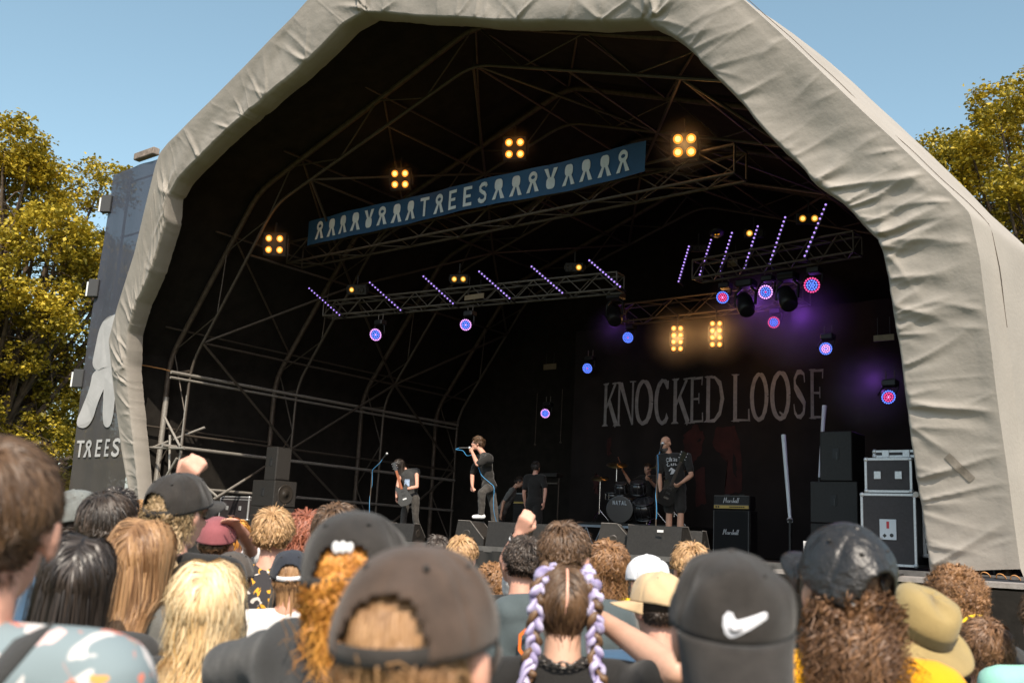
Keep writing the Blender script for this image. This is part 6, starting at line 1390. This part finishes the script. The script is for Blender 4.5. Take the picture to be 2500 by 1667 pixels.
r, Hm, J, cp, s = crowd('person in black cap over long wavy fair hair, one fist raised', 438, 1160, 3.75, hat=.018, hair_k=H('dirty_blond', n=3200, L=.30, lift=.15, grav=.6, curl=.012, cfreq=4, cap=-.30, width=.0028, K=11, seed=21, open_roots=True, vol=.02, spread=.3, hug=.015), cap_k=dict(m=M_capblack, seed=12, crush=.009) if False else dict(m=M_capblack, seed=12, crush=.009, tilt=.12, scale=1.05), sk=SK_C, hyaw=-.45, roll=.10, arms=dict(elL=W(385, 1300, 4.15), wrL=W(446, 1182, 4.02)), hands=('fist', 'relax'), voxel=.0085)
r, Hm, J, cp, s = crowd('person with dark brown bowl of hair and a blue neckline, left of the canopy leg', 262, 1210, 3.75, hair_k=H('dark', n=3200, L=.085, Lside=.07, lift=.1, grav=.35, width=.0022, K=6, seed=22, vol=.012, hug=.012, tousle=.1), shirt=C_jean, sk=SK_C)
r, Hm, J, cp, s = crowd('person in a pale grey cap turned to the right behind the tall man', 184, 1196, 4.1, hat=.014, hair_k=H('dark', n=700, L=.035, cap=-.32, lift=.15, hug=.006, seed=23), cap_k=dict(m=M_capgrey, seed=15, opening=False), shirt=C_jean, hyaw=-.8, sk=SK_C)
r, Hm, J, cp, s = crowd('person with short near black hair partly hidden behind the dark bowl of hair', 286, 1198, 5.0, hair_k=H('black', **{**SHORT, 'n': 900, 'seed': 24}), shirt=C_charcoal)
r, Hm, J, cp, s = crowd('person with cropped ginger fair hair by the foot of the left canopy leg', 340, 1226, 8.3, hair_k=H('sandy', n=900, L=.02, Lside=.015, lift=.3, width=.0035, K=3, seed=25), shirt=C_grey, sk=SK_C)
r, Hm, J, cp, s = crowd('person in a plain maroon cap', 527, 1262, 5.0, hat=.012, hair_k=H('brown', n=500, L=.035, cap=-.32, lift=.15, hug=.006, seed=26, width=.004), cap_k=dict(m=M_capmaroon, seed=18, opening=False, yaw=0, high=1.05), shirt=C_charcoal, sk=SK_C)
r, Hm, J, cp, s = crowd('person with orange red hair turned sideways, pointing a hand at the stage', 566, 1272, 5.6, hair_k=H('ginger', n=900, L=.10, lift=.25, grav=.4, width=.005, K=6, seed=27), shirt=C_white, sk=SK_C, hyaw=-1.1, arms=dict(elR=W(605, 1325, 5.2), wrR=W(578, 1283, 5.0)), hands=('relax', 'point'))
r, Hm, J, cp, s = crowd('person in dark charcoal cap with a black peak turned left', 566, 1339, 4.3, hat=.012, hair_k=H('dark', n=500, L=.035, cap=-.32, lift=.15, hug=.006, seed=28, width=.004), cap_k=dict(m=M_capcoal, brim_m=M_capblack, seed=19, opening=False, yaw=1.3), shirt=C_grey, hyaw=.2)
r, Hm, J, cp, s = crowd('person in navy cap with a white strap label and a white t-shirt', 712, 1334, 4.3, hat=.014, hair_k=H('light_brown', n=2000, L=.17, lift=.08, grav=.6, cap=-.30, width=.0028, K=8, seed=29, open_roots=True, hug=.01), cap_k=dict(m=M_capnavy, seed=20, strap_m=M_capwhite), shirt=C_white, sk=SK_C)
r, Hm, J, cp, s = crowd('man with tousled brown hair in a dark leaf print shirt', 666, 1250, 5.0, hair_k=H('sandy', n=2400, L=.07, Lside=.04, lift=.3, grav=.12, width=.0022, K=6, seed=30, tousle=.3, hug=.026), shirt=C_leaf, sk=SK_C)
r, Hm, J, cp, s = crowd('small far dark haired head left of the leaf print shirt', 597, 1303, 7.0, hair_k=H('dark', n=700, L=.06, Lside=.05, lift=.4, curl=.008, width=.006, K=5, seed=31), shirt=C_charcoal)
r, Hm, J, cp, s = crowd('person with wavy auburn red hair', 744, 1258, 5.5, hair_k=H('auburn', n=2600, L=.30, lift=.2, grav=.5, curl=.010, cfreq=5, width=.0034, K=11, seed=32, vol=.025, spread=.5, hug=.03), shirt=C_charcoal, sk=SK_C)
r, Hm, J, cp, s = crowd('person with floppy brown hair behind the black cap with the white patch', 824, 1240, 4.6, hair_k=H('brown', n=2600, L=.12, Lside=.08, lift=.25, grav=.3, width=.0024, K=7, seed=33, vol=.015, hug=.022), shirt=C_charcoal)
r, Hm, J, cp, s = crowd('far person with dark brown hair above the brown cap', 1068, 1310, 7.5, hair_k=H('dark', **{**SHORT, 'n': 700, 'seed': 34, 'width': .006}), shirt=C_charcoal)
r, Hm, J, cp, s = crowd('person with flat fair brown hair just right of the brown cap', 1128, 1312, 6.0, hair_k=H('sandy', **{**SHORT, 'n': 900, 'seed': 35, 'width': .005}), shirt=C_khaki, sk=SK_C)
r, Hm, J, cp, s = crowd('man with cropped dark hair in black t-shirt below the raised fist', 1274, 1314, 4.5, hair_k=H('dark', **{**SHORT, 'n': 2200, 'seed': 36, 'L': .045, 'Lside': .018}), shirt=C_black, sk=SK_C, voxel=.012)
r, Hm, J, cp, s = crowd('person with ginger curls in white t-shirt raising a fist with wristbands', 1206, 1378, 5.1, hair_k=H('mid_curly', n=1800, L=.14, lift=.25, grav=.4, curl=.010, cfreq=7, width=.0034, K=9, seed=37, vol=.02, hug=.025), shirt=C_white, sk=SK_C, arms=dict(elR=W(1236, 1368, 4.75), wrR=W(1268, 1302, 4.7)), hands=('relax', 'fist'), voxel=.0085)
wrb = J['wrR']; dd = (J['wrR']-J['elR']).normalized()
for k in range(2): MB().lathe([(.033, -.006), (.036, 0), (.033, .006)], 16, facing(wrb-dd*(.02+.022*k), dd)).build('wristband', M_capblack if k == 0 else M_white, r, False)
MB().box(wrb-dd*.03+Vector((.035, -.03, -.03)), (.012, .004, .07)).build('wristband_tail', M_white, r, False)
r, Hm, J, cp, s = crowd('man with neat brown hair in slate t-shirt with orange print, above the braids', 1379, 1284, 3.75, hair_k=H('brown', **{**SHORT, 'n': 2800, 'seed': 38, 'L': .065, 'Lside': .03}), shirt=C_slate, sk=SK_C, voxel=.0115)
bkp = J['chest']; axp = (J['shR']-J['shL']).normalized(); bk2 = Vector((-axp.y, axp.x, 0))*-1
for k, g in enumerate((thick([(.8, .8), (.5, 1), (.2, .8), (.2, .3), (.5, .05), (.8, .2)], .16), thick([(.2, 0), (.2, 1)], .16))):
    glyph(g, lambda u, v, w: bkp+bk2*(.128+w)+axp*(-.155+u*.07)+Vector((0, 0, .0-k*.11+v*.10)), 'shirt_print', mat('orange_print', (.75, .16, .02), .7), r, world=False)
r, Hm, J, cp, s = crowd('person with light brown curls in a yellow and white shirt', 1480, 1328, 5.0, hair_k=H('mid_curly', n=2800, L=.24, lift=.2, grav=.5, curl=.011, cfreq=7, width=.003, K=12, seed=39, vol=.025, spread=.3, hug=.025), shirt=C_yellowprint, sk=SK_C)
r, Hm, J, cp, s = crowd('person in a bright white cap', 1580, 1349, 4.5, hat=.014, hair_k=H('brown', n=500, L=.035, cap=-.32, lift=.15, hug=.006, seed=40, width=.004), cap_k=dict(m=M_capwhite, seed=22, yaw=math.pi, opening=True, brim_len=.05), shirt=C_grey, sk=SK_C)
r, Hm, J, cp, s = crowd('man in beige cap with the peak turned left over dark hair', 1608, 1386, 3.3, hat=.014, hair_k=H('dark', n=1500, L=.04, Lside=.03, cap=-.32, seed=41, lift=.15, hug=.008, width=.0022), cap_k=dict(m=M_capbeige, seed=23, yaw=1.05, opening=False, crush=.009), shirt=C_jean, sk=SK_C, hyaw=.25)
r, Hm, J, cp, s = crowd('person with short ginger brown hair right of the white cap', 1686, 1330, 5.0, hair_k=H('sandy', **{**SHORT, 'n': 1400, 'seed': 42, 'width': .004}), shirt=C_charcoal, sk=SK_C)
r, Hm, J, cp, s = crowd('person with short rough brown curls near the stage corner', 2331, 1396, 3.8, hair_k=H('mid_curly', n=3000, L=.07, Lside=.05, lift=.5, grav=.1, curl=.008, cfreq=16, width=.0022, K=8, seed=43, vol=.015, hug=.035), shirt=C_charcoal, sk=SK_B)
r, Hm, J, cp, s = crowd('person with brown hair held by a yellow headband', 2398, 1506, 3.6, hair_k=H('curl_dark', n=2800, L=.16, lift=.15, grav=.4, curl=.008, cfreq=4, width=.0024, K=9, seed=44, vol=.015, hug=.018), shirt=C_white, sk=SK_C)
hbm = MB()
for a0 in (0,): hbm.path([Vector((.094*math.cos(a), .02+.02*math.sin(a), .03+.108*math.sin(a))) for a in np.linspace(-.3, math.pi+.3, 24)], .009, 6)
hb = hbm.build('headband', cloth('yellow', (.85, .55, .02)), r, False); hb.matrix_local = Hm
r, Hm, J, cp, s = crowd('person in a mint green t-shirt at the right edge', 2560, 1440, 3.4, hair_k=H('brown', **{**SHORT, 'n': 1200, 'seed': 45}), shirt=C_teal, sk=SK_C)
r, Hm, J, cp, s = crowd('steward in a bright yellow green vest at the right edge', 2600, 1335, 6.5, hair_k=H('dark', **{**SHORT, 'n': 700, 'seed': 46}), shirt=C_hivis, sk=SK_C)
run_jobs()
# ------------------------------------------------------------------ trees
def oak(label, base, height, crown_c, crown_r, nleaf, seed, nbl=46, leaf=.17, lobes=None):
    R = np.random.default_rng(seed); base = Vector(base); root = empty('oak_tree', base, label, 'tree', 'oak trees around the stage')
    mb = MB(); cc = np.array(crown_c); cr = np.array(crown_r); trunk_top = Vector((base.x+R.uniform(-.4, .4), base.y, base.z+height*.42))
    pts = [base.lerp(trunk_top, t)+Vector((.15*math.sin(t*5+seed), .1*math.cos(t*4), 0)) for t in np.linspace(0, 1, 7)]
    mb.path(pts, [lerp(.62, .36, t) for t in np.linspace(0, 1, 7)], 10)
    tr = mb.build('trunk', mat('oak_bark', (.085, .062, .042), .95, var=.5, vscale=4, bump=.8, bscale=9), root)
    # boughs: big limbs carrying rounded leaf masses
    d = R.normal(size=(nbl, 3)); d /= np.linalg.norm(d, axis=1)[:, None]; rad = R.uniform(.35, 1.0, nbl)**.55
    C = cc+d*cr*rad[:, None]; br = R.uniform(.08, .24, nbl)*cr.mean()*1.2
    for k in range(nbl):
        p0 = pts[R.integers(3, 7)]; p3 = Vector(C[k]); m1 = p0.lerp(p3, .35)+Vector((R.normal()*.4, R.normal()*.4, .5+R.normal()*.3)); m2 = p0.lerp(p3, .7)+Vector((R.normal()*.3, R.normal()*.3, .3))
        P = []
        for t in np.linspace(0, 1, 9): P.append(p0*(1-t)**3+m1*3*t*(1-t)**2+m2*3*t*t*(1-t)+p3*t**3)
        MB().path(P, [lerp(.16, .03, t) for t in np.linspace(0, 1, 9)], 6).build('limb', MATS['oak_bark'], root)
        for j in range(3):
            a = P[5+j]; e = a+Vector(R.normal(size=3)*br[k]*.8); MB().path([a, a.lerp(e, .5)+Vector((0, 0, .15)), e], [.035, .022, .010], 4).build('twig', MATS['oak_bark'], root)
    # leaves: folded pairs of blades, clustered into sprays inside each mass
    w = br**2; cnt = (nleaf*w/w.sum()).astype(int); Pc = []; 
    for k in range(nbl):
        ns = max(6, cnt[k]//26); dv = R.normal(size=(ns, 3)); dv /= np.linalg.norm(dv, axis=1)[:, None]; rr = R.uniform(.45, 1.0, ns)**.5
        S = C[k]+dv*rr[:, None]*br[k]*np.array((1.15, 1.15, .8)); Q = S[R.integers(0, ns, cnt[k])]+R.normal(size=(cnt[k], 3))*np.array((.17, .17, .12)); Pc.append(Q)
    Q = np.vstack(Pc); n = len(Q); a = R.normal(size=(n, 3)); a[:, 2] *= .6; a /= np.linalg.norm(a, axis=1)[:, None]
    up = np.array((0, 0, 1.0))+R.normal(size=(n, 3))*.55; b = np.cross(up, a); b /= np.linalg.norm(b, axis=1)[:, None]; nn = np.cross(a, b)
    L = leaf*R.uniform(.6, 1.3, n)[:, None]; Wd = L*.36
    v0 = Q-a*L*.5; v1 = Q+b*Wd+nn*Wd*.35; v2 = Q+a*L*.5; v3 = Q-b*Wd+nn*Wd*.35
    V = np.stack([v0, v1, v2, v3], 1).reshape(-1, 3); f = np.arange(n)[:, None]*4; Fq = np.vstack([np.hstack([f, f+1, f+2]), np.hstack([f, f+2, f+3])])
    me = fastmesh('crown', V, Fq, False); at = me.attributes.new('tone', 'FLOAT', 'POINT')
    spr = R.uniform(0, 1, n)*.7+.3*(noise2(Q[:, 0]*.8, Q[:, 2]*.8, 3)*.5+.5); at.data.foreach_set('value', np.repeat(spr, 4).astype(np.float32))
    if 'oak_leaf' not in MATS:
        m = bpy.data.materials.new('oak_leaf'); m.use_nodes = True; nn_ = m.node_tree; bs = nn_.nodes['Principled BSDF']; A = nn_.nodes.new('ShaderNodeAttribute'); A.attribute_name = 'tone'; rp = nn_.nodes.new('ShaderNodeValToRGB')
        e = rp.color_ramp.elements; e[0].color = (.11, .105, .014, 1); e[1].color = (.66, .48, .045, 1); x = e.new(.5); x.color = (.36, .28, .028, 1)
        nn_.links.new(A.outputs['Fac'], rp.inputs[0]); nn_.links.new(rp.outputs[0], bs.inputs['Base Color']); bs.inputs['Roughness'].default_value = .5; bs.inputs['Specular IOR Level'].default_value = .35
        tl = nn_.nodes.new('ShaderNodeBsdfTranslucent'); nn_.links.new(rp.outputs[0], tl.inputs[0]); mx = nn_.nodes.new('ShaderNodeMixShader'); mx.inputs[0].default_value = .25
        nn_.links.new(bs.outputs[0], mx.inputs[1]); nn_.links.new(tl.outputs[0], mx.inputs[2]); nn_.links.new(mx.outputs[0], nn_.nodes['Material Output'].inputs[0]); MATS['oak_leaf'] = m
    o = link_mesh('crown', me, MATS['oak_leaf'], root, True); o['kind'] = 'stuff'
    return root
c = atD(50, 700, 36); g = Vector((c.x, c.y, 0))
oak('large yellow green oak left of the stage', (g.x, g.y, 0), 14, (c.x-.6, c.y, c.z-.2), (4.2, 4.2, 6.2), 105000, 3, 80, .16)
c = atD(-60, 1090, 44); oak('darker oak far behind the left banner', (c.x, c.y+3, 0), 10, (c.x+1, c.y+3, 5.2), (5, 4, 3.2), 16000, 9, 26, .2)
c = atD(2470, 420, 34); oak('oak rising behind the right shoulder of the canopy', (c.x+1, c.y, 0), 15, (c.x+.7, c.y, c.z-1.6), (4.6, 4.4, 4.6), 74000, 5, 60, .155)
c = atD(120, 1170, 70); oak('distant oak seen between the tall man and the banner', (c.x, c.y, 0), 9, (c.x, c.y, 5), (6, 4, 4), 12000, 13, 22, .26)
